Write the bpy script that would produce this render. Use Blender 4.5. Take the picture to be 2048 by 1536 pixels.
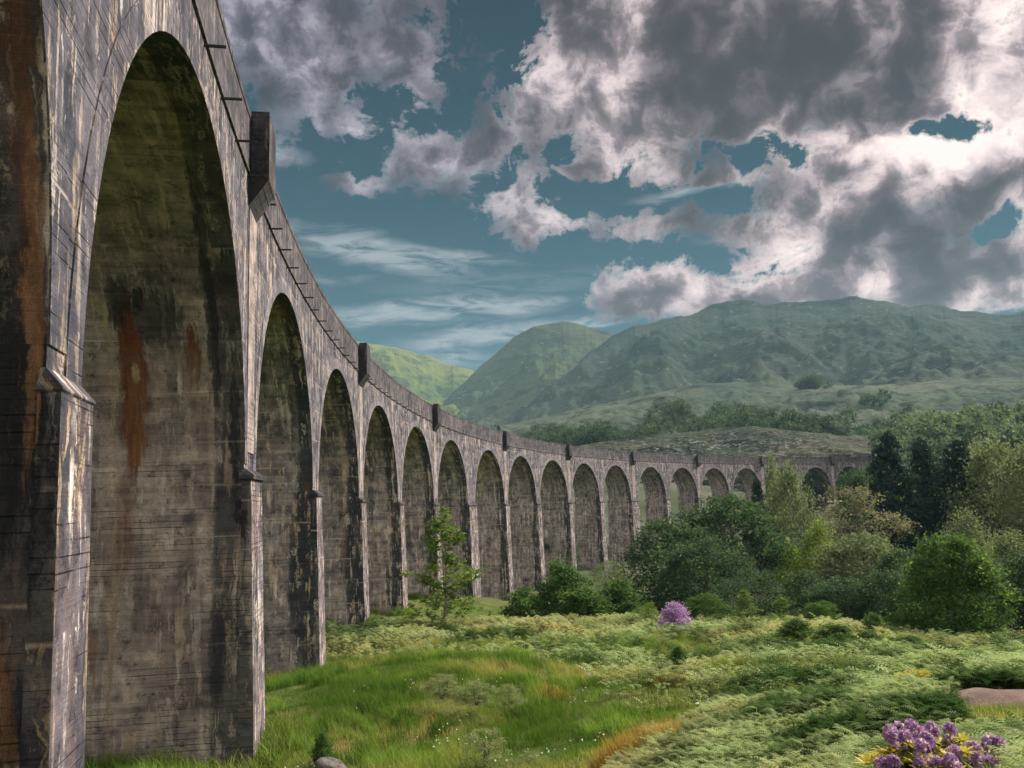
import bpy, math, random
import numpy as np
from mathutils import Matrix, Vector
R = math.radians
scene = bpy.context.scene
for o in list(bpy.data.objects): bpy.data.objects.remove(o, do_unlink=True)
COL = scene.collection

# ------------------------------------------------------------------ camera
PITCH, ROLL, FPX = 0.13567, -0.03035, 1688.04
_U = Vector((0, -math.sin(PITCH), math.cos(PITCH))); _F = Vector((0, math.cos(PITCH), math.sin(PITCH))); _R = Vector((1, 0, 0))
_r = _R * math.cos(ROLL) + _U * math.sin(ROLL); _u = -_R * math.sin(ROLL) + _U * math.cos(ROLL)
cam_d = bpy.data.cameras.new('camera'); cam = bpy.data.objects.new('camera', cam_d); COL.objects.link(cam)
cam.matrix_world = Matrix(((_r.x, _u.x, -_F.x, 0), (_r.y, _u.y, -_F.y, 0), (_r.z, _u.z, -_F.z, 0), (0, 0, 0, 1)))
cam_d.sensor_width = 36; cam_d.lens = 36 * FPX / 2048; cam_d.clip_start = 0.1; cam_d.clip_end = 20000
scene.camera = cam
scene.render.resolution_x = 1024; scene.render.resolution_y = 768
scene.render.engine = 'CYCLES'
scene.view_settings.view_transform = 'Standard'; scene.view_settings.look = 'None'
scene.view_settings.exposure = 0.85; scene.view_settings.gamma = 1
scene.cycles.max_bounces = 6; scene.cycles.transparent_max_bounces = 8; scene.cycles.volume_bounces = 0

def ray(px, py):
    a = (px - 1024) / FPX; b = (768 - py) / FPX
    v = _r * a + _u * b + _F
    return v
def pix(px, py, d):            # the point at depth y = d seen at photo pixel
    v = ray(px, py); return v * (d / v.y)
def azel(px, py):
    v = ray(px, py).normalized(); return math.atan2(v.x, v.y), math.asin(v.z)

# ------------------------------------------------------------------ node helper
class NT:
    def __init__(s, tree):
        s.t = tree; s.n = tree.nodes; s.l = tree.links
    def new(s, typ, **kw):
        n = s.n.new(typ)
        for k, v in kw.items(): setattr(n, k, v)
        return n
    def put(s, sock, v):
        if v is None: return
        if isinstance(v, bpy.types.NodeSocket): s.l.new(v, sock)
        elif isinstance(v, (tuple, list)) and len(v) == 3 and sock.type == 'RGBA': sock.default_value = (*v, 1)
        else: sock.default_value = v
    def m(s, op, a, b=None, c=None, clamp=False):
        n = s.new('ShaderNodeMath', operation=op); n.use_clamp = clamp
        s.put(n.inputs[0], a); s.put(n.inputs[1], b); s.put(n.inputs[2], c); return n.outputs[0]
    def mix(s, f, a, b, mode='MIX'):
        n = s.new('ShaderNodeMix', data_type='RGBA', blend_type=mode)
        s.put(n.inputs[0], f); s.put(n.inputs[6], a); s.put(n.inputs[7], b); return n.outputs[2]
    def noise(s, vec, scale, detail=4, rough=.55, dist=0, dim='3D', out=0):
        n = s.new('ShaderNodeTexNoise', noise_dimensions=dim)
        s.put(n.inputs['Vector'], vec); n.inputs['Scale'].default_value = scale
        n.inputs['Detail'].default_value = detail; n.inputs['Roughness'].default_value = rough; n.inputs['Distortion'].default_value = dist
        return n.outputs[out]
    def mapping(s, vec, loc=(0, 0, 0), rot=(0, 0, 0), sc=(1, 1, 1), typ='POINT'):
        n = s.new('ShaderNodeMapping', vector_type=typ)
        s.put(n.inputs[0], vec); n.inputs[1].default_value = loc; n.inputs[2].default_value = rot; n.inputs[3].default_value = sc
        return n.outputs[0]
    def ramp(s, f, a, b, lo=0., hi=1., smooth=True):
        n = s.new('ShaderNodeMapRange', interpolation_type='SMOOTHSTEP' if smooth else 'LINEAR')
        s.put(n.inputs[0], f); n.inputs[1].default_value = a; n.inputs[2].default_value = b
        n.inputs[3].default_value = lo; n.inputs[4].default_value = hi; return n.outputs[0]
    def cramp(s, f, stops):
        n = s.new('ShaderNodeValToRGB'); cr = n.color_ramp
        while len(cr.elements) > 1: cr.elements.remove(cr.elements[0])
        cr.elements[0].position = stops[0][0]; cr.elements[0].color = (*stops[0][1], 1)
        for p, c in stops[1:]:
            e = cr.elements.new(p); e.color = (*c, 1)
        s.put(n.inputs[0], f); return n.outputs[0]
    def blob(s, vec, x, y, rx, ry, rot=0):
        v = s.mapping(vec, (x, y, 0), (0, 0, rot), (rx, ry, 1), 'TEXTURE')
        g = s.new('ShaderNodeTexGradient', gradient_type='SPHERICAL'); s.put(g.inputs[0], v); return g.outputs[1]

# ------------------------------------------------------------------ sun and sky
SUN_AZ, SUN_EL = R(58), R(40)
sd = bpy.data.lights.new('sun', 'SUN'); sun = bpy.data.objects.new('sun', sd); COL.objects.link(sun)
sd.energy = 4.2; sd.angle = R(0.6); sd.color = (1, .92, .86)
sv = Vector((math.sin(SUN_AZ) * math.cos(SUN_EL), math.cos(SUN_AZ) * math.cos(SUN_EL), math.sin(SUN_EL)))
sun.rotation_euler = sv.to_track_quat('Z', 'Y').to_euler()

world = bpy.data.worlds.new('World'); scene.world = world; world.use_nodes = True
W = NT(world.node_tree); W.n.clear()
wo = W.new('ShaderNodeOutputWorld'); bg = W.new('ShaderNodeBackground'); W.l.new(bg.outputs[0], wo.inputs[0])
BGS = 0.1; bg.inputs[1].default_value = BGS
skyt = W.new('ShaderNodeTexSky', sky_type='NISHITA'); skyt.sun_disc = False; skyt.sun_elevation = SUN_EL; skyt.sun_rotation = SUN_AZ
skyt.dust_density = .6; skyt.ozone_density = 2.0
tc = W.new('ShaderNodeTexCoord'); sx = W.new('ShaderNodeSeparateXYZ'); W.l.new(tc.outputs['Generated'], sx.inputs[0])
az = W.m('ARCTAN2', sx.outputs[0], sx.outputs[1]); el = W.m('ARCSINE', sx.outputs[2])
cb = W.new('ShaderNodeCombineXYZ'); W.l.new(az, cb.inputs[0]); W.l.new(el, cb.inputs[1]); AE = cb.outputs[0]
def warp(vec, scale, amp, det=3):
    c = W.noise(vec, scale, det, .6, dim='2D', out=1)
    a = W.new('ShaderNodeVectorMath', operation='SUBTRACT'); W.l.new(c, a.inputs[0]); a.inputs[1].default_value = (.5, .5, .5)
    b = W.new('ShaderNodeVectorMath', operation='SCALE'); W.l.new(a.outputs[0], b.inputs[0]); b.inputs['Scale'].default_value = amp
    d = W.new('ShaderNodeVectorMath', operation='ADD'); W.l.new(vec, d.inputs[0]); W.l.new(b.outputs[0], d.inputs[1]); return d.outputs[0]
AW = warp(warp(AE, 9, .055), 30, .022, 4)
CB = [  # cloud bodies: px, py, rx, ry, rotation (deg), weight
 (600,60,190,90,0,.85),(770,80,200,110,0,.85),(900,80,110,120,0,.8),(480,60,120,90,0,.8),(650,225,100,80,-20,1.1),(560,150,90,80,0,.6),(555,320,60,30,0,.6),(540,250,60,60,0,.5),
 (890,320,95,60,0,1.45),(735,380,50,30,0,1.2),(685,375,40,20,0,1.),(812,250,22,40,0,.45),(900,245,40,20,0,.4),
 (1040,225,130,70,25,1.2),(1130,190,150,150,0,1.5),(1260,120,240,200,0,1.6),(1330,260,200,90,-8,1.4),(1480,150,320,190,0,1.6),(1700,110,330,210,0,1.6),(1880,150,180,170,0,1.4),(1560,270,150,70,0,1.),(1180,320,130,45,0,.9),(1200,60,120,120,0,1.2),
 (1010,380,60,30,30,.7),(1080,435,95,60,0,1.5),(1330,445,130,45,4,1.2),(1230,455,60,25,0,.8),(1470,465,60,28,0,.55),(1390,372,90,12,6,.5),(1525,352,90,12,6,.5),
 (1700,350,220,130,0,1.3),(1900,300,230,130,0,1.4),(1800,430,270,130,0,1.5),(1960,390,180,110,0,1.4),(1650,490,170,75,0,1.3),(1880,510,230,70,0,1.3),(1590,400,60,60,0,1.),
 (1290,570,120,60,0,1.05),(1430,580,200,60,0,1.2),(1600,575,220,50,0,1.2),(1800,585,200,55,0,1.2),(2000,560,170,80,0,1.2),(2040,470,80,90,0,1.),(1990,610,140,30,0,.8),
 (2060,60,120,190,0,1.4),(1150,430,60,30,0,.7),(1010,372,70,36,30,.5),(870,365,80,50,0,.5),(1640,330,80,50,0,.6),(1560,420,40,50,0,.8),(1480,440,60,30,20,.5),(620,330,50,20,0,.4),(700,250,60,30,0,.5)]
CI = [(860,625,260,26,5,1.1),(990,612,160,12,6,.6),(970,668,190,20,8,1.05),(1240,638,230,12,6,1.),(1290,632,150,7,8,.7),(700,488,170,34,-6,.75),(830,522,130,34,-6,.75),(940,508,110,14,-8,.5),(900,712,80,26,0,.6),(1370,378,110,12,10,.6),(1530,352,100,9,5,.7),(1480,455,90,14,15,.5),(890,320,100,50,5,.7),(560,310,60,24,0,.5),(620,560,160,10,3,.3),(1100,700,200,14,6,.3),(1010,570,240,30,4,.25)]
GAP = [(955,150,90,120,20,.9),(1090,300,90,40,0,.6),(1150,380,80,50,0,.8),(1250,400,90,40,0,.7),(760,170,60,50,0,.7),(830,40,40,40,0,.5),(1480,400,160,45,0,.7),(1440,320,90,36,0,.6),(2010,440,50,40,0,.7),(1870,262,90,26,-5,.6),(1600,350,60,60,0,.5),(1015,70,70,110,-15,1.3),(1000,-20,90,90,0,1.4),(930,215,90,50,10,.6),(1080,330,120,50,10,.5),(1180,372,120,36,0,.6),(1400,400,200,30,0,.5),(1120,500,200,60,0,.6),(650,330,80,60,0,.5),(1400,310,80,40,0,.55),(1270,330,60,40,0,.4),(1560,330,60,40,0,.5),(420,150,60,60,0,.3),(690,170,50,40,0,.4),(1885,262,80,20,-5,1.),(1990,450,50,38,25,1.1),(1500,300,95,34,0,.8),(1700,595,40,14,10,.6),(1660,250,50,22,0,.35),(1905,480,40,16,0,.3),(1560,540,140,20,3,.55),(1400,520,140,25,0,.5)]
DK = [(1560,60,300,150,0,1.),(1790,140,230,140,0,1.05),(1420,70,170,110,0,.7),(1380,190,150,80,-20,.7),(1680,200,180,60,0,.8),(1870,420,240,55,12,1.),(1720,345,70,38,10,.75),(1720,455,110,40,5,.6),(1800,495,190,30,3,.7),(1110,250,90,50,0,.5),(2010,350,80,50,0,.7),(1480,595,120,26,0,.45),(1850,590,130,26,0,.55),(2000,520,90,30,0,.5),(1290,110,60,80,20,.4),(780,60,150,40,0,.3),(650,30,120,40,0,.3),(1960,260,70,30,0,.4)]
LT = [(1990,110,110,150,0,1.4),(1940,205,110,50,0,1.),(1880,300,230,55,-6,1.5),(1720,285,120,40,-10,.8),(1230,150,45,160,-18,.7),(1560,240,60,25,30,.6),(1620,380,60,90,20,.6),(1640,500,130,35,5,.5),(1750,560,200,30,0,.35),(2000,600,80,30,0,.4)]
def wsum(lst, vec, BF=1.15):
    acc = None
    for (px, py, rx, ry, ro, w) in lst:
        a, e = azel(px, py); k = 1 / FPX * (1 / (1 + ((px - 1024) / FPX) ** 2) ** .5)
        b = W.blob(vec, a, e, rx * k * BF / math.cos(e), ry * k * BF, R(ro) - .03)
        acc = W.m('MULTIPLY', b, w) if acc is None else W.m('MULTIPLY_ADD', b, w, acc)
    return acc
body = wsum(CB, AW, 1.35); gap = wsum(GAP, AW); dark = wsum(DK, AW); light = wsum(LT, AW)
f1 = W.noise(AE, 20, 13, .66, .3, dim='2D'); f2 = W.noise(AW, 9, 6, .55, 0, dim='2D'); cir = W.m('MULTIPLY', W.ramp(wsum(CI, warp(AE, 14, .022), 1.2), .0, .62, smooth=False), W.ramp(W.noise(W.mapping(AE, rot=(0, 0, -.08), sc=(1, 5.5, 1)), 14, 9, .66, .5, dim='2D'), .30, .62)); f4 = W.noise(warp(AE, 16, .03, 2), 10, 5, .52, 0, dim='2D'); f3 = W.noise(W.mapping(AE, sc=(1, 2.4, 1)), 60, 6, .6, .3, dim='2D')
# beyond the part of the sky that the photo shows: scattered unseen cloud, added for its fill light
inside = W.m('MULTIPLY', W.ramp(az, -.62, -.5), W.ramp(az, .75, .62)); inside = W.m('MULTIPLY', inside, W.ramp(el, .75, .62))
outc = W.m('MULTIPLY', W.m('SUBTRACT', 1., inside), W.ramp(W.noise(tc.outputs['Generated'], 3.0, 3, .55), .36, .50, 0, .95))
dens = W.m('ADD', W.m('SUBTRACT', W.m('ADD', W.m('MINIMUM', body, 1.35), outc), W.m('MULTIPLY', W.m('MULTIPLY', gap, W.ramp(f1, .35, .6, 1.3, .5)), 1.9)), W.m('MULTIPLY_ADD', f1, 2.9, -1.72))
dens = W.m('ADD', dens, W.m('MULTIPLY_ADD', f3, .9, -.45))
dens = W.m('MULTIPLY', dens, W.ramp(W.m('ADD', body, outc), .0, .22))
alpha = W.ramp(dens, .0, .8, smooth=False)
edge = W.m('MINIMUM', dens, 1.25)
shade = W.m('MULTIPLY_ADD', W.m('MINIMUM', dark, 1.25), .52, W.m('MULTIPLY_ADD', f4, 3.0, -1.62))
shade = W.m('ADD', W.m('SUBTRACT', shade, W.m('MULTIPLY', light, .75)), W.m('MULTIPLY_ADD', edge, .50, W.m('MULTIPLY_ADD', f1, 1.1, -.60)))
ccol = W.cramp(W.ramp(shade, -.75, 1.55, smooth=False), [(0, (1.2, 1.0, .95)), (.22, (.80, .65, .65)), (.40, (.34, .272, .295)), (.58, (.135, .108, .125)), (.8, (.060, .049, .060)), (1, (.045, .038, .047))])
# cooler and dimmer clouds away from the sun
cool = W.ramp(az, -.35, .25)
ccol = W.mix(cool, W.mix(1., ccol, (.58, .66, .80), 'MULTIPLY'), ccol)
hz = W.cramp(W.ramp(el, 0, .62, smooth=False), [(0, (.090, .235, .30)), (.3, (.038, .135, .19)), (.6, (.012, .062, .098)), (1, (.005, .026, .046))])
nis = W.mix(1., skyt.outputs[0], (.010, .018, .018), 'MULTIPLY')       # the Nishita sky, dimmed and graded to teal
skyc = W.mix(.8, nis, hz)
ccol = W.mix(W.m('SUBTRACT', 1., inside), ccol, (1.75, 1.60, 1.52))          # unseen clouds outside the view, brightened as added fill for the pier sides
fin = W.mix(W.m('MULTIPLY', cir, .8), skyc, (.42, .47, .50))
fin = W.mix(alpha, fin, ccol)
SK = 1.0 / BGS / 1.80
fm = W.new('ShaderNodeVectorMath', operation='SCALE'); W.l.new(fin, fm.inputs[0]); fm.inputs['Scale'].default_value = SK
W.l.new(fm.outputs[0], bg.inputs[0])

# ------------------------------------------------------------------ general helpers
def tag(o, label=None, cat=None, group=None, kind=None):
    if label: o['label'] = label
    if cat: o['category'] = cat
    if group: o['group'] = group
    if kind: o['kind'] = kind
    return o
def empty(name, loc=(0, 0, 0), parent=None, rz=0):
    o = bpy.data.objects.new(name, None); COL.objects.link(o); o.location = loc; o.rotation_euler = (0, 0, rz)
    o.empty_display_size = .5
    if parent: o.parent = parent
    return o
def mesh(name, V, Fc, mats, parent=None, uv=None, mi=None, col=None, smooth=False, loc=None):
    """V (n,3); Fc array (m,k) of equal-size faces or list; uv per loop; mi material index per face; col per vertex."""
    me = bpy.data.meshes.new(name)
    V = np.asarray(V, dtype=np.float32)
    if isinstance(Fc, np.ndarray):
        k = Fc.shape[1]; m = len(Fc)
        me.vertices.add(len(V)); me.vertices.foreach_set('co', V.ravel())
        me.loops.add(m * k); me.loops.foreach_set('vertex_index', Fc.astype(np.int32).ravel())
        me.polygons.add(m); me.polygons.foreach_set('loop_start', np.arange(0, m * k, k, dtype=np.int32))
        try: me.polygons.foreach_set('loop_total', np.full(m, k, dtype=np.int32))
        except Exception: pass
        me.update(calc_edges=True)
    else:
        me.from_pydata([tuple(map(float, v)) for v in V], [], Fc)
    if uv is not None:
        l = me.uv_layers.new(name='UVMap'); l.data.foreach_set('uv', np.asarray(uv, dtype=np.float32).ravel())
    if mi is not None: me.polygons.foreach_set('material_index', np.asarray(mi, dtype=np.int32))
    if col is not None:
        a = me.color_attributes.new('Col', 'FLOAT_COLOR', 'POINT')
        c = np.ones((len(V), 4), dtype=np.float32); c[:, :3] = col; a.data.foreach_set('color', c.ravel())
    me.polygons.foreach_set('use_smooth', np.full(len(me.polygons), bool(smooth)))
    for mt in (mats if isinstance(mats, (list, tuple)) else [mats]): me.materials.append(mt)
    me.update()
    o = bpy.data.objects.new(name, me); COL.objects.link(o)
    if parent: o.parent = parent
    if loc is not None: o.location = loc
    return o
def material(name):
    mt = bpy.data.materials.new(name); mt.use_nodes = True; t = NT(mt.node_tree); t.n.clear()
    out = t.new('ShaderNodeOutputMaterial'); return mt, t, out
# value noise in numpy
_rs = np.random.RandomState(7); _T = _rs.rand(256, 256)
def vn(x, y):
    xi = np.floor(x).astype(int); yi = np.floor(y).astype(int); fx = x - xi; fy = y - yi
    fx = fx * fx * (3 - 2 * fx); fy = fy * fy * (3 - 2 * fy)
    a = _T[xi & 255, yi & 255]; b = _T[(xi + 1) & 255, yi & 255]; c = _T[xi & 255, (yi + 1) & 255]; d = _T[(xi + 1) & 255, (yi + 1) & 255]
    return (a * (1 - fx) + b * fx) * (1 - fy) + (c * (1 - fx) + d * fx) * fy
def fbm(x, y, oct=5, rough=.5):
    s = 0; a = 1; n = 0
    for k in range(oct):
        c_, s_ = math.cos(.65 * k + .4) * 2 ** k, math.sin(.65 * k + .4) * 2 ** k; s = s + a * (vn(x * c_ - y * s_ + 17.3 * k + 31, x * s_ + y * c_ + 9.1 * k + 57) - .5); n += a; a *= rough
    return s / n * 2

# ------------------------------------------------------------------ the viaduct's line (circular curve)
S = 15.24; T0, TT, TW, T1 = 1.18, 1.846, 3.82, 2.146
X0, Y0, H0 = -4.81387, 9.28221, -0.22561
US = np.linspace(-60, 420, 1921)
_s = US / 100; _k = (0.42502 - 0.01278 * _s + 0.00068 * _s * _s) / 100; _du = US[1] - US[0]
_h = np.concatenate([[0], np.cumsum((_k[1:] + _k[:-1]) / 2 * _du)]); _h = _h - np.interp(0, US, _h) + H0
_x = np.concatenate([[0], np.cumsum((np.sin(_h)[1:] + np.sin(_h)[:-1]) / 2 * _du)]); _y = np.concatenate([[0], np.cumsum((np.cos(_h)[1:] + np.cos(_h)[:-1]) / 2 * _du)])
_x = _x - np.interp(0, US, _x) + X0; _y = _y - np.interp(0, US, _y) + Y0
def vp(u, out, z):              # arclength, distance out of the front face (towards the camera side), height
    u = np.asarray(u, float); h = np.interp(u, US, _h)
    return np.stack([np.interp(u, US, _x) + out * np.cos(h), np.interp(u, US, _y) - out * np.sin(h), z + 0 * u], -1)
def zcr(u): return 9.04671 - 0.0242 * u + 0.58962 * (u / 100) ** 2
def zsp(u): return zcr(u) - S / 2
HP = 3.17; DEP = 5.5

# ------------------------------------------------------------------ the ground's height
gp = []
for px, py, d in [(520,1536,23),(800,1536,21.3),(1024,1536,20.5),(1200,1536,18.5),(700,1440,27),(1024,1440,25.5),(900,1350,32),(1200,1350,30),(800,1290,42),(1000,1280,45),
    (860,1240,58),(1050,1243,58),(1200,1236,55),(1300,1243,52),(1420,1219,48),(1500,1238,45),(1620,1246,42),(1720,1256,40),(1850,1300,38),(1960,1325,36),(2048,1345,34),
    (1450,1300,35),(1700,1310,30),(1900,1345,26),(1460,1440,19),(1500,1395,22),(1650,1400,17),(1850,1370,18),(1980,1395,15),(1980,1365,16.5),(2048,1380,15.5),
    (1700,1536,9),(1400,1536,13),(2048,1536,7),(1300,1536,16),(1860,1536,7.6)]:
    p = pix(px, py, d); gp.append((p.x, p.y, p.z - (.62 if d > 33 else .4 if d > 20 else .25)))
gp += [(-7.68,26.4,-6.96),(-9.65,43.35,-8.38),(-10.4,60.4,-8.42),(-9.93,77.4,-9.94),(-12.5,26.4,-6.75),(-10,18,-6.6),(-5,9,-6.4),(-3,4,-4.2),(0,0,-1.6),(6,0,-1.2),(12,6,-2.2),(0,10,-4.6),(0,5,-2.8),
    (-12,5,-6),(-20,25,-6),(-30,60,-6),(-40,20,-4),(-20,-20,-3),(20,-20,0),(60,0,2),(60,30,-3),(-80,60,2),
    (-15,80,-9.5),(-4,95,-11),(10,78,-11.5),(-3,125,-15),(12,100,-14),(15,150,-16),(28,192,-15),(50,222,-13),(73,246,-11),(101,268,-7),(130,284,-4),(165,300,-1),
    (30,72,-12),(45,62,-11),(60,55,-12),(34,45,-9.5),(28,40,-8.3),(40,110,-16),(70,140,-15),(90,100,-11),(120,70,-6),(130,160,-9),(160,220,-4),(180,120,2),(220,220,8),(230,300,12),
    (-40,100,-8),(-30,160,-6),(-80,200,2),(0,240,-4),(40,280,2),(90,310,4),(-60,320,8),(20,360,9),(150,370,11),(260,420,18),(-200,300,16),(-200,60,14),(250,60,16),(0,-120,6),(-200,-120,16),(200,-120,14)]
gp = np.array(gp); _n = len(gp); _sc = 50.
def _phi(d2): return np.where(d2 > 1e-12, .5 * d2 * np.log(np.maximum(d2, 1e-12)), 0)
_P = gp[:, :2] / _sc; _d2 = ((_P[:, None] - _P[None]) ** 2).sum(-1)
_A = np.zeros((_n + 3, _n + 3)); _A[:_n, :_n] = _phi(_d2) + np.eye(_n) * 2e-4; _A[:_n, _n] = 1; _A[:_n, _n + 1:] = _P; _A[_n, :_n] = 1; _A[_n + 1:, :_n] = _P.T
_w = np.linalg.solve(_A, np.concatenate([gp[:, 2], [0, 0, 0]]))
def gz(x, y, detail=True):
    x = np.atleast_1d(np.asarray(x, float)); y = np.atleast_1d(np.asarray(y, float)); out = np.zeros(x.shape); fx = x.ravel(); fy = y.ravel(); res = np.zeros(fx.shape)
    rr = np.hypot(fx, fy); k = np.minimum(1, 430 / np.maximum(rr, 1)); qx = fx * k / _sc; qy = fy * k / _sc
    for a in range(0, len(fx), 20000):
        b = slice(a, a + 20000)
        d2 = (qx[b, None] - _P[None, :, 0]) ** 2 + (qy[b, None] - _P[None, :, 1]) ** 2
        res[b] = _phi(d2) @ _w[:_n] + _w[_n] + _w[_n + 1] * qx[b] + _w[_n + 2] * qy[b]
    res = res - np.clip((rr - 430) / 400, 0, 1) * 10
    if detail:
        near = np.clip(rr / 14, .15, 1)
        res = res + near * ((.42 * fbm(fx / 5, fy / 5, 3) + .5 * fbm(fx / 11 + 3, fy / 11, 2)) + .16 * fbm(fx / 1.1 + 40, fy / 1.1, 3)) + np.clip((rr - 90) / 150, 0, 1) * 3.0 * fbm(fx / 28, fy / 28, 4)
    return res.reshape(x.shape)
def g1(x, y): return float(gz(x, y)[0])
def hit(px, py, d0=5., d1=80.):          # where the line of sight through a photo pixel meets the ground
    v = ray(px, py); d = np.linspace(d0, d1, 1500); k = d / v.y; zz_ = gz(v.x * k, d); i = int(np.argmax(v.z * k < zz_)); return Vector((v.x * k[i], d[i], float(zz_[i])))
PATHC = hit(2035, 1392, 8., 30.)

# ------------------------------------------------------------------ concrete
def concrete(name, base_a, base_b, white=.5, black=.5, rust=.15, edge=0., board=.5, front=False, blobs=(), under_dark=0., whitecol=(.62, .53, .47)):
    mt, t, out = material(name)
    uvn = t.new('ShaderNodeUVMap'); uvn.uv_map = 'UVMap'; uv = uvn.outputs[0]
    sp = t.new('ShaderNodeSeparateXYZ'); t.l.new(uv, sp.inputs[0]); X, Z = sp.outputs[0], sp.outputs[1]
    Xl = t.m('SUBTRACT', t.m('MODULO', t.m('ADD', X, 4000.), 20.), 10.)    # distance in from the front face
    n_big = t.noise(uv, .35, 4, .55); n_mid = t.noise(uv, 1.6, 6, .62); n_fine = t.noise(uv, 11, 6, .7); grit = t.noise(uv, 45, 3, .7)
    wv = t.noise(uv, 2.2, 4, .6, out=1); w1 = t.new('ShaderNodeVectorMath', operation='SUBTRACT'); t.l.new(wv, w1.inputs[0]); w1.inputs[1].default_value = (.5, .5, .5)
    w2 = t.new('ShaderNodeVectorMath', operation='MULTIPLY_ADD'); t.l.new(w1.outputs[0], w2.inputs[0]); w2.inputs[1].default_value = (.26, 1.6, 0); t.l.new(uv, w2.inputs[2]); uw = w2.outputs[0]
    vert = t.mapping(uw, sc=(1, .11, 1)); vert2 = t.mapping(uw, sc=(1, .06, 1)); hor = t.mapping(uv, sc=(.25, 1, 1))
    col = t.mix(t.ramp(n_big, .38, .62), base_a, base_b)
    col = t.mix(t.ramp(n_mid, .5, .68, 0, .8), col, t.mix(1., col, (1.85, 1.72, 1.6), 'MULTIPLY'))
    col = t.mix(t.ramp(n_mid, .50, .34, 0, .75), col, t.mix(1., col, (.32, .31, .34), 'MULTIPLY'))
    # shutter boards: one tone per board, thin dark joints
    wob = t.m('MULTIPLY_ADD', t.noise(hor, .8, 2, .5), .12, Z)
    bz = t.m('DIVIDE', wob, .155); bfl = t.m('FLOOR', bz); bfr = t.m('FRACT', bz)
    wn = t.new('ShaderNodeTexWhiteNoise', noise_dimensions='2D'); cc = t.new('ShaderNodeCombineXYZ')
    t.l.new(bfl, cc.inputs[1]); t.l.new(t.m('FLOOR', t.m('DIVIDE', t.m('MULTIPLY_ADD', bfl, 1.7, X), 3.7)), cc.inputs[0]); t.l.new(cc.outputs[0], wn.inputs[0])
    col = t.mix(board * .55, col, t.mix(1., col, t.cramp(wn.outputs[0], [(0, (.5, .5, .52)), (1, (1.5, 1.5, 1.45))]), 'MULTIPLY'))
    joint = t.m('MULTIPLY', t.ramp(bfr, .14, .0), t.ramp(t.noise(hor, 1.3, 5, .7), .45, .62))
    grain = t.noise(t.mapping(uv, sc=(.12, 2.2, 1)), 9, 4, .65)
    col = t.mix(t.ramp(grain, .35, .75, .0, board * .6), col, t.mix(1., col, (.5, .48, .47), 'MULTIPLY'))
    # lift joints of the pours, about 1.4 m apart
    lz = t.m('DIVIDE', t.m('MULTIPLY_ADD', t.noise(hor, .5, 3, .6), .5, Z), 1.42); lfr = t.m('FRACT', lz)
    lift = t.m('MULTIPLY', t.ramp(t.m('ABSOLUTE', t.m('SUBTRACT', lfr, .5)), .035, .0), t.ramp(t.noise(hor, 1.1, 5, .65), .45, .6))
    below = t.ramp(lfr, .05, .5)                      # 0 low in the lift, 1 just below the joint
    drip_n = t.noise(vert, 5.5, 5, .62, .15); drip = t.m('MULTIPLY', t.ramp(drip_n, .55, .60), t.m('MULTIPLY', below, t.ramp(lfr, .53, .5)))
    streak_n = t.noise(vert2, 3.2, 5, .62, .1); streak = t.ramp(streak_n, .545, .60)
    patch = t.ramp(t.noise(uv, .55, 4, .65), .42, .56)
    # black growth: tall soft-edged bands
    bl = t.m('MULTIPLY', t.ramp(t.noise(vert, 1.0, 7, .68, .2), .49, .56), t.ramp(t.noise(uv, .33, 4, .65), .42, .54))
    blk = t.m('MULTIPLY', bl, black, clamp=True)
    if edge:
        e1 = t.m('ADD', Xl, t.m('MULTIPLY_ADD', t.noise(vert, 1.3, 5, .65), 2.6, -1.3))
        eb = t.m('MULTIPLY', t.ramp(e1, 1.15, .55), t.ramp(e1, -.45, -.1))
        eb2 = t.m('MULTIPLY', t.ramp(Xl, 5.9, 5.0), 1.)
        blk = t.m('MAXIMUM', blk, t.m('MULTIPLY', t.m('MULTIPLY', eb, eb2), edge))
    if under_dark:                                    # green-black tone that strengthens with height in the vault
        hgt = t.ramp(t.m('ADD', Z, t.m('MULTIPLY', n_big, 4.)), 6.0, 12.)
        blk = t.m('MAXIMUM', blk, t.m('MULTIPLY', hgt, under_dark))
    green = t.ramp(t.noise(uv, .7, 3), .4, .6)
    bcol = t.mix(green, (.013, .014, .023), (.012, .024, .030))
    speck = t.ramp(t.noise(uv, 7, 6, .72), .60, .68)
    bcol = t.mix(t.m('MULTIPLY', speck, .45), bcol, (.17, .15, .15))
    col = t.mix(t.m('MULTIPLY', joint, board * .75, clamp=True), col, (.02, .018, .018))
    col = t.mix(t.m('MULTIPLY', blk, .93, clamp=True), col, bcol)
    # rust runs
    ru = t.m('MULTIPLY', t.ramp(t.noise(t.mapping(uv, (13, 5, 0), sc=(1, .12, 1)), 1.15, 5, .6, .2), .57, .64), rust, clamp=True)
    rc = t.mix(t.ramp(n_mid, .35, .65), (.10, .030, .012), (.26, .11, .045))
    col = t.mix(ru, col, rc)
    ws = t.m('MULTIPLY', t.m('MAXIMUM', t.m('MULTIPLY', streak, t.ramp(n_mid, .3, .55)), t.m('MULTIPLY', drip, t.ramp(n_fine, .3, .5))), patch)
    ws = t.m('MULTIPLY', t.m('MAXIMUM', ws, t.m('MULTIPLY', lift, .7)), white, clamp=True)
    if front:
        thin = t.ramp(t.noise(t.mapping(uw, sc=(1, .07, 1)), 6.5, 5, .7, .1), .555, .60)
        ws = t.m('MAXIMUM', ws, t.m('MULTIPLY', t.m('MULTIPLY', thin, white * .85), t.ramp(t.noise(uv, .8, 5, .7), .42, .54)))
    chalk = t.m('MULTIPLY', t.ramp(t.noise(t.mapping(uw, sc=(1, .30, 1)), 1.7, 8, .76), .55, .59), t.ramp(n_fine, .40, .52))
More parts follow.
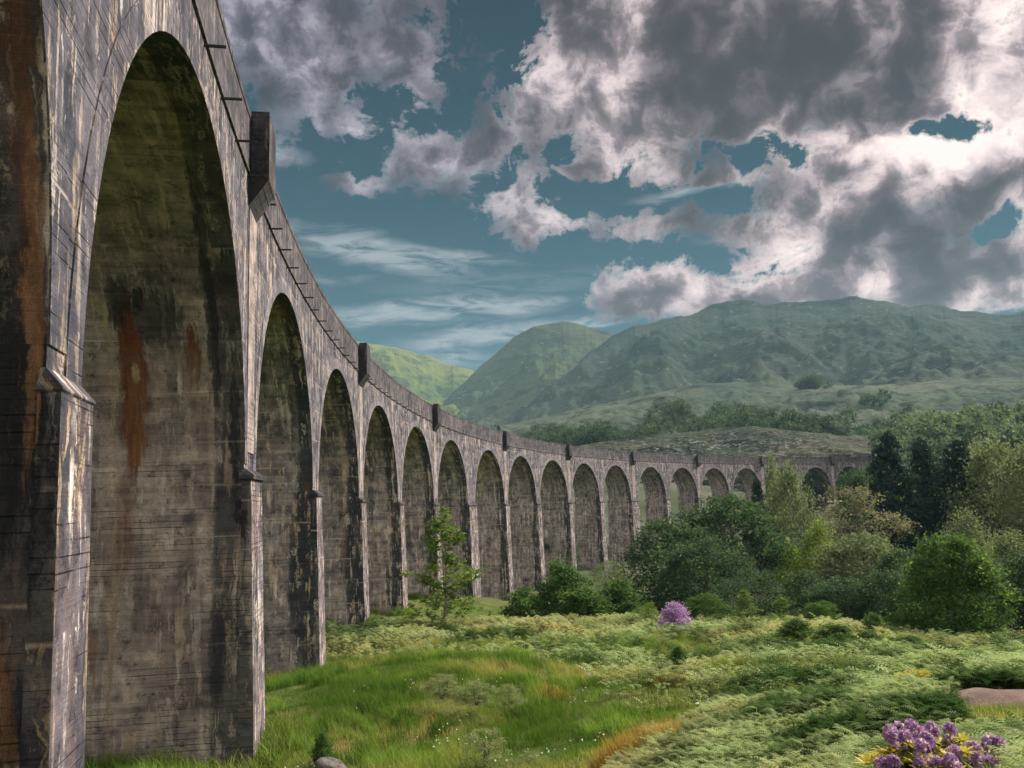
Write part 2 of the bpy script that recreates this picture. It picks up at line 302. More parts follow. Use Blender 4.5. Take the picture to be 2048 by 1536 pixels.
    ws = t.m('MAXIMUM', ws, t.m('MULTIPLY', chalk, min(1., white * .8)), clamp=True)
    pits = t.ramp(t.noise(uv, 3.1, 9, .80), .455, .38)
    col = t.mix(t.m('MULTIPLY', pits, .75), col, (.016, .015, .02))
    tint = t.mix(t.ramp(t.noise(vert, 2.2, 3), .4, .65), whitecol, (.46, .33, .20))
    col = t.mix(ws, col, tint)
    if blobs:
        vw = t.noise(t.mapping(uv, sc=(1, .35, 1)), 3.5, 7, .7, out=1)
        a = t.new('ShaderNodeVectorMath', operation='SUBTRACT'); t.l.new(vw, a.inputs[0]); a.inputs[1].default_value = (.5, .5, .5)
        b = t.new('ShaderNodeVectorMath', operation='MULTIPLY'); t.l.new(a.outputs[0], b.inputs[0]); b.inputs[1].default_value = (.6, 1.5, 0)
        c = t.new('ShaderNodeVectorMath', operation='ADD'); t.l.new(uv, c.inputs[0]); t.l.new(b.outputs[0], c.inputs[1])
        for (bx, bz_, rx, rz, colr, k) in blobs:
            g = t.blob(c.outputs[0], bx, bz_, rx * 1.35, rz * 1.35)
            f = t.m('MULTIPLY', t.ramp(n_mid, .30, .50, .45, 1.), t.m('MULTIPLY', t.ramp(t.m('ADD', g, t.m('MULTIPLY_ADD', t.noise(vert, 6, 7, .75), 1.3, -.65)), .16, .52), k))
            col = t.mix(f, col, t.mix(t.ramp(t.noise(vert, 9, 6, .75), .40, .60, .0, .75), colr, t.mix(1., colr, (.45, .42, .4), 'MULTIPLY')))
    col = t.mix(1., col, t.cramp(grit, [(.25, (.72, .72, .72)), (.75, (1.25, 1.25, 1.25))]), 'MULTIPLY')
    bs = t.new('ShaderNodeBsdfPrincipled'); t.l.new(col, bs.inputs['Base Color']); bs.inputs['Roughness'].default_value = .92
    bs.inputs['Specular IOR Level'].default_value = .25
    hgt = t.m('MULTIPLY_ADD', joint, -.6, t.m('MULTIPLY_ADD', grain, .35, t.m('MULTIPLY_ADD', n_fine, .5, t.m('MULTIPLY_ADD', ws, .25, t.m('MULTIPLY_ADD', lift, -.4, t.m('MULTIPLY', n_mid, .7))))))
    bp = t.new('ShaderNodeBump'); bp.inputs['Strength'].default_value = .9; bp.inputs['Distance'].default_value = .045
    t.l.new(hgt, bp.inputs['Height']); t.l.new(bp.outputs[0], bs.inputs['Normal']); t.l.new(bs.outputs[0], out.inputs[0])
    return mt
RU, OR, YW, WH, BK, LB = (.15, .045, .018), (.30, .14, .05), (.42, .35, .20), (.62, .56, .50), (.014, .015, .02), (.33, .25, .18)
def sx_(px): return (487 - px) / 75.6                  # photo column on pier 1's side face -> metres in from its front
def sz_(py): return (1012 - py) / 68.
def SB(px, y0, y1, w, c, k=.9): return (sx_(px) + 30, (sz_(y0) + sz_(y1)) / 2, w / 75.6 / 2, (y0 - y1) / 68. / -2, c, k)
P1B = [SB(300,575,700,150,BK,.75), SB(262,590,960,62,RU,.95), SB(268,700,960,40,OR,.35), SB(248,900,1160,44,RU,.45), SB(387,635,800,36,RU,.9), SB(388,700,860,80,LB,.35), SB(250,560,660,50,BK,.7), SB(287,575,620,26,BK,.8),
       SB(222,590,700,12,YW,.8), SB(218,790,860,11,YW,.8), SB(232,440,475,26,YW,.65), SB(202,590,640,16,YW,.5), SB(268,735,765,18,YW,.7), SB(388,735,765,14,YW,.6), SB(360,700,790,22,LB,.8), SB(356,745,790,12,WH,.7),
       SB(228,960,1480,14,LB,.8), SB(200,1150,1230,18,WH,.5), SB(322,960,1050,16,WH,.55), SB(340,1060,1100,9,WH,.7), SB(380,1130,1190,11,WH,.6), SB(455,880,1000,20,LB,.85), SB(480,1050,1150,14,LB,.8), SB(482,1000,1060,30,BK,.9),
       SB(440,1180,1400,40,BK,.7), SB(360,1380,1440,18,BK,.6), SB(195,1230,1330,16,RU,.6), SB(212,1180,1400,22,BK,.35), SB(430,300,900,26,BK,.8), SB(468,700,1000,22,BK,.75), SB(320,545,575,140,BK,.5), SB(215,1470,1530,60,BK,.4)]
P0B = [(0 + .22, 7.0, .13, 6.0, (.15, .065, .035), .75), (.75, 8, .3, 6, BK, .8), (.55, .8, .8, 2.0, BK, .95), (.35, -2.2, .25, 1.0, OR, .6), (.7, -4.2, .22, 1.3, (.30, .17, .09), .7), (.25, -3.6, .2, 1.6, BK, .9),
       (.8, 1.3, .25, .5, OR, .6), (.75, .2, .12, .5, (.36, .26, .2), .7), (1.1, -1, .4, 1.5, BK, .9), (.45, -5.5, .2, 1.2, (.05, .045, .05), .8), (.9, 4, .25, 1.5, OR, .5), (.15, 2.2, .1, 2.0, (.32, .16, .08), .7)]
C_SIDE = concrete('concrete_side', (.195, .168, .16), (.31, .27, .255), white=1., black=.6, rust=.25, edge=.95, board=.75, under_dark=.12)
C_SIDE1 = concrete('concrete_side_first', (.22, .175, .158), (.33, .275, .245), white=.5, black=.4, rust=.1, edge=.8, board=.7, blobs=P1B, under_dark=.1)
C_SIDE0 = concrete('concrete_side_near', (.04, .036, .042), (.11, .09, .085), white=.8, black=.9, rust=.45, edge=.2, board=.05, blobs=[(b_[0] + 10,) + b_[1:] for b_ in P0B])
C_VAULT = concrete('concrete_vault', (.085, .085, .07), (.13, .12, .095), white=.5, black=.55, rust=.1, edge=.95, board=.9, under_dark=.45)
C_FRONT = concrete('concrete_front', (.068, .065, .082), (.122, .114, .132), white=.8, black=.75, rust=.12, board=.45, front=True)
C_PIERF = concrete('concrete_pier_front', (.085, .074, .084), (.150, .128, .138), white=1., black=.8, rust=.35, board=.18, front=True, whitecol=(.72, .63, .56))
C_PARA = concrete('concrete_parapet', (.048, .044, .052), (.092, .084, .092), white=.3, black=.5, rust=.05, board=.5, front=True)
C_RING = concrete('concrete_ring', (.115, .11, .128), (.18, .17, .185), white=.6, black=.1, rust=.05, board=.3)
C_PIL = concrete('concrete_pilaster', (.24, .20, .185), (.34, .285, .255), white=.45, black=.05, rust=.15, board=.25, front=True)
C_REF = concrete('concrete_refuge', (.030, .028, .034), (.060, .056, .062), white=.25, black=.5, rust=.05, board=.4)
iron, t_, o_ = material('iron'); _b = t_.new('ShaderNodeBsdfPrincipled'); _b.inputs['Base Color'].default_value = (.02, .018, .02, 1); _b.inputs['Roughness'].default_value = .8; t_.l.new(_b.outputs[0], o_.inputs[0])

# ------------------------------------------------------------------ viaduct
via = empty('railway_viaduct', (X0, Y0, -6.4))
tag(via, 'long curved concrete railway viaduct with tall stained round arches striding across the glen', 'viaduct')
VB = Vector((X0, Y0, -6.4))
def vmesh(name, quads, uvs, mi, mats, parent=None):
    """quads: list of 4 points (already in world); local to the viaduct's base."""
    V = np.array([p for q in quads for p in q], float) - np.array(VB)
    Fc = np.arange(len(V)).reshape(-1, 4)
    # weld
    key = np.round(V * 2000).astype(np.int64); _, idx, inv = np.unique(key, axis=0, return_index=True, return_inverse=True)
    inv = np.asarray(inv).ravel(); V2 = V[idx]; F2 = inv[Fc]
    o = mesh(name, V2, F2, mats, uv=[c for q in uvs for c in q], mi=mi)
    o.parent = parent or via
    if parent and parent is not via: o.location = (0, 0, 0)
    return o
bays = {}; u = 0.
for i in range(1, 22):
    bays[i] = (u, u + S); u += S + (T1 if i == 1 else TW if i in (6, 11, 16) else TT)
bays[0] = (-T0 - S, -T0); bays[-1] = (-T0 - S - TT - S, -T0 - S - TT)
pier_w = {i: (bays[i + 1][0] - bays[i][1]) for i in range(-1, 21)}
RNG = random.Random(5)
def box_uo(u0, u1, o0, o1, z0, z1, du0=0, du1=0, do0=0, do1=0, n=1):
    """faces of a box in (u,out,z); du/do = extra spread at its foot. returns dict face->list of quads with (u,out,z) corners"""
    def c(a, b, z):
        f = (z1 - z) / max(z1 - z0, 1e-6)
        return (a + (-du0 if a == u0 else du1) * f, b + (-do0 if b == o0 else do1) * f, z)
    return c
def pier_part(i):
    ua, ub = bays[i][1], bays[i + 1][0]; um = (ua + ub) / 2
    zt = float(zsp(um)) - .02; fx, fy, _ = vp(um, 0, 0); zb = g1(fx, fy) - 2.5; xo = 20 * i + 10
    bat = .028 if i else .012
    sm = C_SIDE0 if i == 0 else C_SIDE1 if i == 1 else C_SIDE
    def block(name, u0, u1, o0, o1, ztop, b_u, b_o, parent=None, uoff=0):
        def P(a, o, z):
            zt_a = ztop(a) if callable(ztop) else ztop; z = zb + (zt_a - zb) * z; f = zt_a - z
            return vp(a + (-1 if a < um else 1) * b_u * f, o + (b_o * f if o == o1 and o1 > -DEP / 2 else -b_o * f if o == o0 and o0 < -DEP / 2 else 0), z)
        nz = 14; zz = np.linspace(0, 1, nz + 1); zU = zb + (zt - zb) * zz; Q = []; UV = []; MI = []; ns = max(1, int((o1 - o0) / 1.2))
        for k in range(nz):
            fa, fb = zz[k], zz[k + 1]; a, b = zU[k], zU[k + 1]
            for m_ in range(ns):
                p, q = o1 + (o0 - o1) * m_ / ns, o1 + (o0 - o1) * (m_ + 1) / ns
                Q.append([P(u0, p, fa), P(u0, p, fb), P(u0, q, fb), P(u0, q, fa)]); UV.append([(-p + xo, a), (-p + xo, b), (-q + xo, b), (-q + xo, a)]); MI.append(0)
                Q.append([P(u1, q, fa), P(u1, q, fb), P(u1, p, fb), P(u1, p, fa)]); UV.append([(-q + xo + 400, a), (-q + xo + 400, b), (-p + xo + 400, b), (-p + xo + 400, a)]); MI.append(1)
            Q.append([P(u1, o1, fa), P(u1, o1, fb), P(u0, o1, fb), P(u0, o1, fa)]); UV.append([(u1, a), (u1, b), (u0, b), (u0, a)]); MI.append(2)
            Q.append([P(u0, o0, fa), P(u0, o0, fb), P(u1, o0, fb), P(u1, o0, fa)]); UV.append([(u0 + 500, a), (u0 + 500, b), (u1 + 500, b), (u1 + 500, a)]); MI.append(2)
        Q.append([P(u0, o0, 1.), P(u0, o1, 1.), P(u1, o1, 1.), P(u1, o0, 1.)]); UV.append([(u0, o0), (u0, o1), (u1, o1), (u1, o0)]); MI.append(2)
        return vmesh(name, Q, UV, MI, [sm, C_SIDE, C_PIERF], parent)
    za_ = float(zsp(sum(bays[i]) / 2)); zb_ = float(zsp(sum(bays[i + 1]) / 2))
    pr = block('pier', ua, ub, -DEP, 0., lambda q: za_ + (zb_ - za_) * (q - ua) / (ub - ua), bat * .5, 0.)
    ex = .04 if i else .02; fo = .20 if i else .15
    for (o0, o1, nm) in ((-.06, fo, 1), (-DEP - fo, -DEP + .06, 0)):
        bt = block('buttress', ua - ex, ub + ex, o0, o1, zt - .25, bat * .5, bat * .8 if i else .01); bt.parent = pr
        e = .08 if i else .02; z0 = zt - .246; Q = []; UV = []; MI = []; A0, A1, B0, B1 = ua - ex, ub + ex, o0, o1
        hh = .14 if i else .04; top = .34 if i else .24
        for (d0, h0_, d1, h1_) in ((0., 0., e, .02), (e, .02, e, hh), (e, hh, -(fo if i else .16) if 0 else -(ex - .005), top)):
            r0 = [(A0 - d0, B0 - d0), (A0 - d0, B1 + d0), (A1 + d0, B1 + d0), (A1 + d0, B0 - d0)]; s1 = -(fo - .004) if h1_ == top else d1; r1 = [(A0 - d1, B0 - (s1 if not nm else d1)), (A0 - d1, B1 + (s1 if nm else d1)), (A1 + d1, B1 + (s1 if nm else d1)), (A1 + d1, B0 - (s1 if not nm else d1))]
            for b_ in range(4):
                c0, c1, e0_, e1_ = r0[b_], r0[(b_ + 1) % 4], r1[b_], r1[(b_ + 1) % 4]
                Q.append([vp(*c0, z0 + h0_), vp(*e0_, z0 + h1_), vp(*e1_, z0 + h1_), vp(*c1, z0 + h0_)])
                UV.append([(c0[0] + c0[1], h0_ + i), (c0[0] + c0[1], h1_ + i), (c1[0] + c1[1], h1_ + i), (c1[0] + c1[1], h0_ + i)]); MI.append(0)
        cp = vmesh('impost_cap', Q, UV, MI, [C_REF if i else C_PIERF]); cp.parent = pr
    return pr
def halfs(i): # extents of the arch piece of bay i: to the middle of the piers
    a, b = bays[i]
    return (a - pier_w[i - 1] / 2 if i - 1 in pier_w else a - 1), (b + pier_w[i] / 2 if i in pier_w else b + 4)
NARC = 40
def arch_part(i):
    a, b = bays[i]; ea, eb = halfs(i); uc = (a + b) / 2; zs = float(zsp(uc)); rad = S / 2
    dz = lambda u_: zcr(u_) + 1.25                       # underside of the parapet band
    Q = []; UV = []; MI = []
    th = np.linspace(math.pi, 0, NARC + 1); xs = uc + rad * np.cos(th); zz = zs + rad * np.sin(th)
    # face columns left and right of the opening, and over it
    def face(pts, out, rev, off):
        q = [vp(p[0], out, p[1]) for p in pts]; w = [(p[0] + off, p[1]) for p in pts]
        if rev: q = q[::-1]; w = w[::-1]
        Q.append(q); UV.append(w); MI.append(0)
    for out, rev, off in ((0, False, 0), (-DEP, True, 700)):
        for (l, r_) in ((ea, a), (b, eb)):
            nzv = 6; 
            zE = (zs + float(zsp(sum(bays[i - 1 if l < a else i + 1]) / 2))) / 2 if (i - 1 if l < a else i + 1) in bays else zs
            bl_, br_ = (zE if l < a else zs), (zs if l < a else zE)
            for k in range(nzv):
                f0, f1_ = k / nzv, (k + 1) / nzv
                zl0, zl1 = bl_ + (dz(l) - bl_) * f0, bl_ + (dz(l) - bl_) * f1_; zr0, zr1 = br_ + (dz(r_) - br_) * f0, br_ + (dz(r_) - br_) * f1_
                face([(r_, zr0), (r_, zr1), (l, zl1), (l, zl0)], out, rev, off)
        for k in range(NARC):
            for f0, f1_ in ((0, .5), (.5, 1)):
                A = lambda kk, f: (xs[kk], zz[kk] + (dz(xs[kk]) - zz[kk]) * f)
                face([A(k + 1, f0), A(k + 1, f1_), A(k, f1_), A(k, f0)], out, rev, off)
    # vault
    for k in range(NARC):
        s0, s1 = rad * (math.pi - th[k]), rad * (math.pi - th[k + 1])
        if th[k] < math.pi / 2 + .01: s0, s1 = rad * math.pi - s0, rad * math.pi - s1
        for m_ in range(4):
            p, q = -DEP * m_ / 4, -DEP * (m_ + 1) / 4
            Q.append([vp(xs[k], p, zz[k]), vp(xs[k + 1], p, zz[k + 1]), vp(xs[k + 1], q, zz[k + 1]), vp(xs[k], q, zz[k])])
            xo = 20 * i + 10
            UV.append([(-p + xo, zs + s0), (-p + xo, zs + s1), (-q + xo, zs + s1), (-q + xo, zs + s0)]); MI.append(1 if k < NARC // 2 else 2)
    for e_, rv in (((eb, 1),) if i == 21 else ()):       # butt end of the last bay
        q = [vp(e_, 0, zs), vp(e_, 0, dz(e_)), vp(e_, -DEP, dz(e_)), vp(e_, -DEP, zs)]; Q.append(q[::-1] if rv else q); UV.append([(0, 0), (0, 9), (5, 9), (5, 0)]); MI.append(0)
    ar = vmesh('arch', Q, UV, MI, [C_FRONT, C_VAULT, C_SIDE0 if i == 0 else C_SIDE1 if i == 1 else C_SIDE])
    # archivolt: a slightly proud ring round the opening
    Q = []; UV = []; MI = []; w = .58; pr = .022
    for k in range(NARC):
        c = []
        for kk in (k, k + 1):
            ct, st = math.cos(th[kk]), math.sin(th[kk])
            c.append(((uc + rad * ct, zs + rad * st), (uc + (rad + w) * ct, zs + (rad + w) * st)))
        (i0, o0), (i1, o1) = c; s0, s1 = rad * th[k], rad * th[k + 1]
        for out, rv in ((pr, 0), (-DEP - pr, 1)):
            q = [vp(i1[0], out, i1[1]), vp(o1[0], out, o1[1]), vp(o0[0], out, o0[1]), vp(i0[0], out, i0[1])]; Q.append(q[::-1] if rv else q)
            UV.append([i1, o1, o0, i0]); MI.append(0)
            ob = 0 if not rv else -DEP
            q = [vp(o0[0], ob, o0[1]), vp(o0[0], out, o0[1]), vp(o1[0], out, o1[1]), vp(o1[0], ob, o1[1])]; Q.append(q[::-1] if rv else q); UV.append([(s0, w), (s0, w + .07), (s1, w + .07), (s1, w)]); MI.append(0)
            q = [vp(i1[0], ob, i1[1]), vp(i1[0], out, i1[1]), vp(i0[0], out, i0[1]), vp(i0[0], ob, i0[1])]; Q.append(q[::-1] if rv else q); UV.append([(s1, 0), (s1, .07), (s0, .07), (s0, 0)]); MI.append(0)
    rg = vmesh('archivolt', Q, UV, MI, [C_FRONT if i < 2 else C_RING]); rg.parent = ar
    # parapet band with a small string course at its foot and coping
    Q = []; UV = []; MI = []; nu = 8; us = np.linspace(ea, eb, nu + 1)
    for sgn in (1, -1):
        base = 0 if sgn == 1 else -DEP
        z0 = lambda u_: zcr(u_) + 1.25; z3 = lambda u_: zcr(u_) + HP
        prof = [(0.0, 0.004), (.06, .004), (.06, .10), (.03, .14), (.03, HP - 1.25 - .20), (.06, HP - 1.25 - .17), (.06, HP - 1.25), (-.42, HP - 1.25), (-.42, 0.004)]
        for k in range(nu):
            for j in range(len(prof) - 1):
                (d0, h0_), (d1, h1_) = prof[j], prof[j + 1]
                q = [vp(us[k + 1], base + sgn * d0, z0(us[k + 1]) + h0_), vp(us[k + 1], base + sgn * d1, z0(us[k + 1]) + h1_), vp(us[k], base + sgn * d1, z0(us[k]) + h1_), vp(us[k], base + sgn * d0, z0(us[k]) + h0_)]
                w_ = [(us[k + 1], h0_ + d0), (us[k + 1], h1_ + d1), (us[k], h1_ + d1), (us[k], h0_ + d0)]
                if sgn < 0: q = q[::-1]; w_ = w_[::-1]
                Q.append(q); UV.append([(x_ + 60 * sgn, y_ + 3) for x_, y_ in w_]); MI.append(0)
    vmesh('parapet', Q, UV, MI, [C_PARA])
    Q = []; UV = []; MI = []
    for k in range(nu):
        for hh, rv in ((1.6, 0), (1.3, 1)):
            q = [vp(us[k], -.43, zcr(us[k]) + hh), vp(us[k + 1], -.43, zcr(us[k + 1]) + hh), vp(us[k + 1], -DEP + .43, zcr(us[k + 1]) + hh), vp(us[k], -DEP + .43, zcr(us[k]) + hh)]
            Q.append(q if rv else q[::-1]); UV.append([(0, 0), (1, 0), (1, 1), (0, 1)]); MI.append(0)
    vmesh('deck', Q, UV, MI, [C_PARA])
for i in range(-1, 22): arch_part(i)
for i in range(-1, 21): pier_part(i)
def uobox(name, u0, u1, oa, ob, za, zb, mt, parent=None, foot=None):
    """box between two heights (functions of u); foot=(depth) makes the underside rise outwards as a corbel"""
    Q = []; c = {}
    for a, U_ in ((0, u0), (1, u1)):
        for b, O_ in ((0, oa), (1, ob)):
            c[a, b, 0] = vp(U_, O_, za(U_) + (foot if (foot and b == 1) else 0)); c[a, b, 1] = vp(U_, O_, zb(U_))
    F = [((0,0,0),(0,1,0),(0,1,1),(0,0,1)), ((1,1,0),(1,0,0),(1,0,1),(1,1,1)), ((0,1,0),(1,1,0),(1,1,1),(0,1,1)), ((1,0,0),(0,0,0),(0,0,1),(1,0,1)), ((0,0,1),(0,1,1),(1,1,1),(1,0,1)), ((0,0,0),(1,0,0),(1,1,0),(0,1,0))]
    UV = []
    for k, f in enumerate(F):
        q = [c[x] for x in f]; Q.append(q)
        p = [(u0 + x[0] * (u1 - u0), oa + x[1] * (ob - oa), x[2] * float(zb(u0) - za(u0))) for x in f]
        UV.append([((a_ if k in (2, 3) else b_ if k in (0, 1) else a_), (z_ if k < 4 else b_)) for a_, b_, z_ in p])
    return vmesh(name, Q, UV, [0] * 6, [mt], parent)
for i in range(-1, 20, 2):
    um = (bays[i][1] + bays[i + 1][0]) / 2; hw = .78
    if i == 1: um -= .15
    rf = uobox('refuge', um - hw, um + hw, .065, .60, lambda u_: zcr(u_) + 1.18, lambda u_: zcr(u_) + HP + .02, C_REF)
    q = uobox('corbel', um - hw + .02, um + hw - .02, .002 + .01, .60, lambda u_: zcr(u_) + .28, lambda u_: zcr(u_) + 1.176, C_REF, foot=.85); q.parent = rf
    q = uobox('refuge_coping', um - hw, um + hw, .066, .60, lambda u_: zcr(u_) + HP + .022, lambda u_: zcr(u_) + HP + .12, C_REF); q.parent = rf
    uobox('pilaster', um - hw * (.8 if pier_w[i] < 3 else 1), um + hw * (.8 if pier_w[i] < 3 else 1), .003, .035, lambda u_: zsp(um) + .55, lambda u_: zcr(u_) + .27, C_PIL)
# iron rods left sticking out of the parapet's foot
for k, uu in enumerate(np.arange(-6, 100, 2.35)):
    if any(abs(uu - (bays[i][1] + bays[i + 1][0]) / 2) < 1.0 for i in range(-1, 20, 2)): continue
    L = .46 + .10 * RNG.random(); r_ = .028
    uobox('iron_rod', uu - r_, uu + r_, .003, .003 + L, lambda u_: zcr(u_) + 1.12, lambda u_: zcr(u_) + 1.17, iron)

# ------------------------------------------------------------------ ground sheet
gmat, t, out = material('meadow_ground')
geo = t.new('ShaderNodeNewGeometry'); pos = geo.outputs['Position']
a = t.noise(pos, .12, 5, .6); b = t.noise(pos, .9, 6, .65); c = t.noise(pos, 9, 5, .7)
col = t.mix(t.ramp(a, .4, .6), (.055, .095, .018), (.10, .105, .032))
col = t.mix(t.ramp(b, .52, .68, 0, .8), col, (.17, .135, .055))
col = t.mix(t.ramp(b, .45, .3, 0, .7), col, (.030, .058, .012))
col = t.mix(t.ramp(c, .35, .7, 0, .5), col, t.mix(1., col, (1.7, 1.6, 1.4), 'MULTIPLY'))
far = t.new('ShaderNodeVectorMath', operation='LENGTH'); t.l.new(pos, far.inputs[0])
hc = t.mix(t.ramp(t.noise(pos, .03, 6, .65), .4, .6), (.055, .075, .035), (.10, .10, .062)); hc = t.mix(t.ramp(t.noise(pos, .14, 6, .7), .55, .68), hc, (.16, .155, .15)); hc = t.mix(t.ramp(t.noise(pos, .09, 6, .7), .47, .36), hc, (.028, .036, .022))
col = t.mix(t.ramp(far.outputs['Value'], 90, 200), col, hc)
bs = t.new('ShaderNodeBsdfPrincipled'); t.l.new(col, bs.inputs['Base Color']); bs.inputs['Roughness'].default_value = 1; bs.inputs['Specular IOR Level'].default_value = .1
bp = t.new('ShaderNodeBump'); bp.inputs['Strength'].default_value = .8; bp.inputs['Distance'].default_value = .12
t.l.new(t.m('ADD', c, b), bp.inputs['Height']); t.l.new(bp.outputs[0], bs.inputs['Normal']); t.l.new(bs.outputs[0], out.inputs[0])
azs = np.concatenate([np.arange(-180, -50, 4), np.arange(-50, 50, .22), np.arange(50, 181, 4)]); azs = np.radians(azs)
rs = np.concatenate([np.concatenate([[.02], np.arange(.3, 12, .3)]), 12 * (1.0115 ** np.arange(0, 320))]); rs = np.concatenate([rs[rs < 460], [520, 620, 760, 950, 1300, 1900, 2800, 4400]])
AZ, RR = np.meshgrid(azs, rs, indexing='ij'); GX, GY = RR * np.sin(AZ), RR * np.cos(AZ); GZ = gz(GX, GY)
def grid_faces(n, m, off=0):
    i, j = np.meshgrid(np.arange(n - 1), np.arange(m - 1), indexing='ij'); a = (i * m + j).ravel() + off
    return np.stack([a, a + 1, a + m + 1, a + m], 1)
o = mesh('ground', np.stack([GX, GY, GZ], -1).reshape(-1, 3), grid_faces(len(azs), len(rs))[:, ::-1], gmat, smooth=True)
# close the middle
tag(o, kind='structure')
o2z = g1(0, 0)

# ------------------------------------------------------------------ hills: each its own body of land at its real distance
def hillmat(name, g1c, g2c, dk, rock, s, rk=.6, scar=0):
    mt, t, out = material(name); geo = t.new('ShaderNodeNewGeometry'); pos = geo.outputs['Position']
    st = t.mapping(pos, sc=(1, 1, 2.6))
    a = t.noise(pos, .0022 * s, 5, .6, .5); b = t.noise(st, .010 * s, 8, .68, .6); c = t.noise(st, .035 * s, 7, .7, .4)
    col = t.mix(t.ramp(a, .38, .62), g1c, g2c)
    if scar:
        pz = t.new('ShaderNodeSeparateXYZ'); t.l.new(pos, pz.inputs[0])
        low = t.ramp(t.m('ADD', pz.outputs[2], t.m('MULTIPLY_ADD', a, 260., -130.)), 260, 110)
        col = t.mix(low, col, scar)
    col = t.mix(t.ramp(b, .52, .40, 0, .9 if not scar else .75), col, dk)
    col = t.mix(t.ramp(c, .5, .72, 0, .45), col, t.mix(1., col, (1.8, 1.7, 1.5), 'MULTIPLY'))
    sp = t.new('ShaderNodeSeparateXYZ'); t.l.new(geo.outputs['Normal'], sp.inputs[0])
    steep = t.ramp(sp.outputs[2], .93, .72)
    rkm = t.m('MULTIPLY', t.ramp(t.noise(st, .05 * s, 8, .72, .3), rk, rk + .05), t.m('MULTIPLY_ADD', steep, .8, .35))
    col = t.mix(t.m('MULTIPLY', rkm, .9, clamp=True), col, rock)
    bs = t.new('ShaderNodeBsdfPrincipled'); t.l.new(col, bs.inputs['Base Color']); bs.inputs['Roughness'].default_value = 1; bs.inputs['Specular IOR Level'].default_value = .05
    bp = t.new('ShaderNodeBump'); bp.inputs['Strength'].default_value = 1.; bp.inputs['Distance'].default_value = 9 / s
    t.l.new(t.m('ADD', b, t.m('MULTIPLY', c, .5)), bp.inputs['Height']); t.l.new(bp.outputs[0], bs.inputs['Normal']); t.l.new(bs.outputs[0], out.inputs[0])
    return mt
HILLS = {}
def hill(name, ridge, foot, r0, r1, mt, amp, prof=1.0, back=.5, nx=700, nr=190, seed=0, ns=300., lab=None):
    """ridge/foot: (photo column, photo row) lists of skyline and foot; r0, r1 their distances."""
    ridge = np.array(ridge, float); foot = np.array(foot, float)
    pxs = np.linspace(ridge[0, 0], ridge[-1, 0], nx)
    ry = np.interp(pxs, ridge[:, 0], ridge[:, 1]); fy = np.interp(pxs, foot[:, 0], foot[:, 1])
    # small crags along the skyline
    ry = ry + (5.0 * fbm(pxs / 26 + seed, pxs * 0 + seed, 6, .62) if r1 > 1200 else 2.5 * fbm(pxs / 22 + seed, pxs * 0 + seed, 5, .6))
    aE = np.array([azel(x, y) for x, y in zip(pxs, ry)]); fE = np.array([azel(x, y) for x, y in zip(pxs, fy)])
    A = aE[:, 0]; zr = np.tan(aE[:, 1]) * r1; zf = np.tan(fE[:, 1]) * r0
    tt = np.concatenate([np.linspace(0, 1, nr), 1 + np.linspace(0.04, 1, 16) * back])
    T, AA = np.meshgrid(tt, A, indexing='ij'); Rr = r0 + (r1 - r0) * T
    up = np.clip(T, 0, 1); e0 = zf / r0; e1 = zr / r1
    tf = np.clip(T, 0, 1) ** prof
    elv = e0[None] + (e1 - e0)[None] * tf
    Z = elv * np.minimum(Rr, r1)
    bk = np.clip(T - 1, 0, 9) / back
    Z = Z - bk ** 1.3 * (zr - zf)[None] * .9 - bk * 40
    X, Y = Rr * np.sin(AA), Rr * np.cos(AA)
    env = np.sin(np.pi * np.clip(T, 0, 1)) ** .6
    n_ = fbm(X / ns + seed, Y / ns + seed * 3, 6, .52); rid = 1 - np.abs(fbm(X / (ns * .6) + 3 + seed, Y / (ns * .6), 5, .5)) * 2.2
    gul = fbm(AA * r1 / (ns * .35) + 7, Rr / (ns * 1.6), 4, .55)
    crag = np.abs(fbm(X / (ns * .3) + 11, Y / (ns * .3), 5, .6)); Z = Z + env * amp * (n_ + .55 * rid - .35 + .55 * gul - .55 * crag)
    # nothing stands above the skyline
    lim = Rr * (e1[None] - .0035 * np.clip(1 - T, 0, 1) ** .5); Z = np.where(T <= 1, np.minimum(Z, lim - 6 * (1 - np.clip(T, 0, 1)) * (1 + n_)), Z)
    # sink the foot into the ground
    Z = Z - np.clip(.06 - T, 0, 1) / .06 * 14
    V = np.stack([X, Y, Z], -1).reshape(-1, 3)
    o = mesh(name, V, grid_faces(len(tt), nx), mt, smooth=True); tag(o, kind='structure')
    HILLS[name] = (A, np.array(tt), r0, r1, Z)
    return o
def hz_at(name, az_, r_):
    A, tt, r0, r1, Z = HILLS[name]; T = (r_ - r0) / (r1 - r0)
    i = np.interp(T, tt, np.arange(len(tt))); j = np.interp(az_, A, np.arange(len(A))); i0, j0 = int(i), int(j); i1, j1 = min(i0 + 1, len(tt) - 1), min(j0 + 1, len(A) - 1); f, g = i - i0, j - j0
    return float((Z[i0, j0] * (1 - g) + Z[i0, j1] * g) * (1 - f) + (Z[i1, j0] * (1 - g) + Z[i1, j1] * g) * f)
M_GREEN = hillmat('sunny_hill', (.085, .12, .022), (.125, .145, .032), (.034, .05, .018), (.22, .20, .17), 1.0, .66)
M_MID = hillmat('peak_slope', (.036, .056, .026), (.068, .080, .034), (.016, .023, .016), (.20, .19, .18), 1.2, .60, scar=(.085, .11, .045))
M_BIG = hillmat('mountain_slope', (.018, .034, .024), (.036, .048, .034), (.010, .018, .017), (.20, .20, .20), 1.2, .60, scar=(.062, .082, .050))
M_PALE = hillmat('pale_slope', (.050, .076, .052), (.088, .104, .070), (.020, .032, .026), (.27, .26, .25), 2.6, .62)
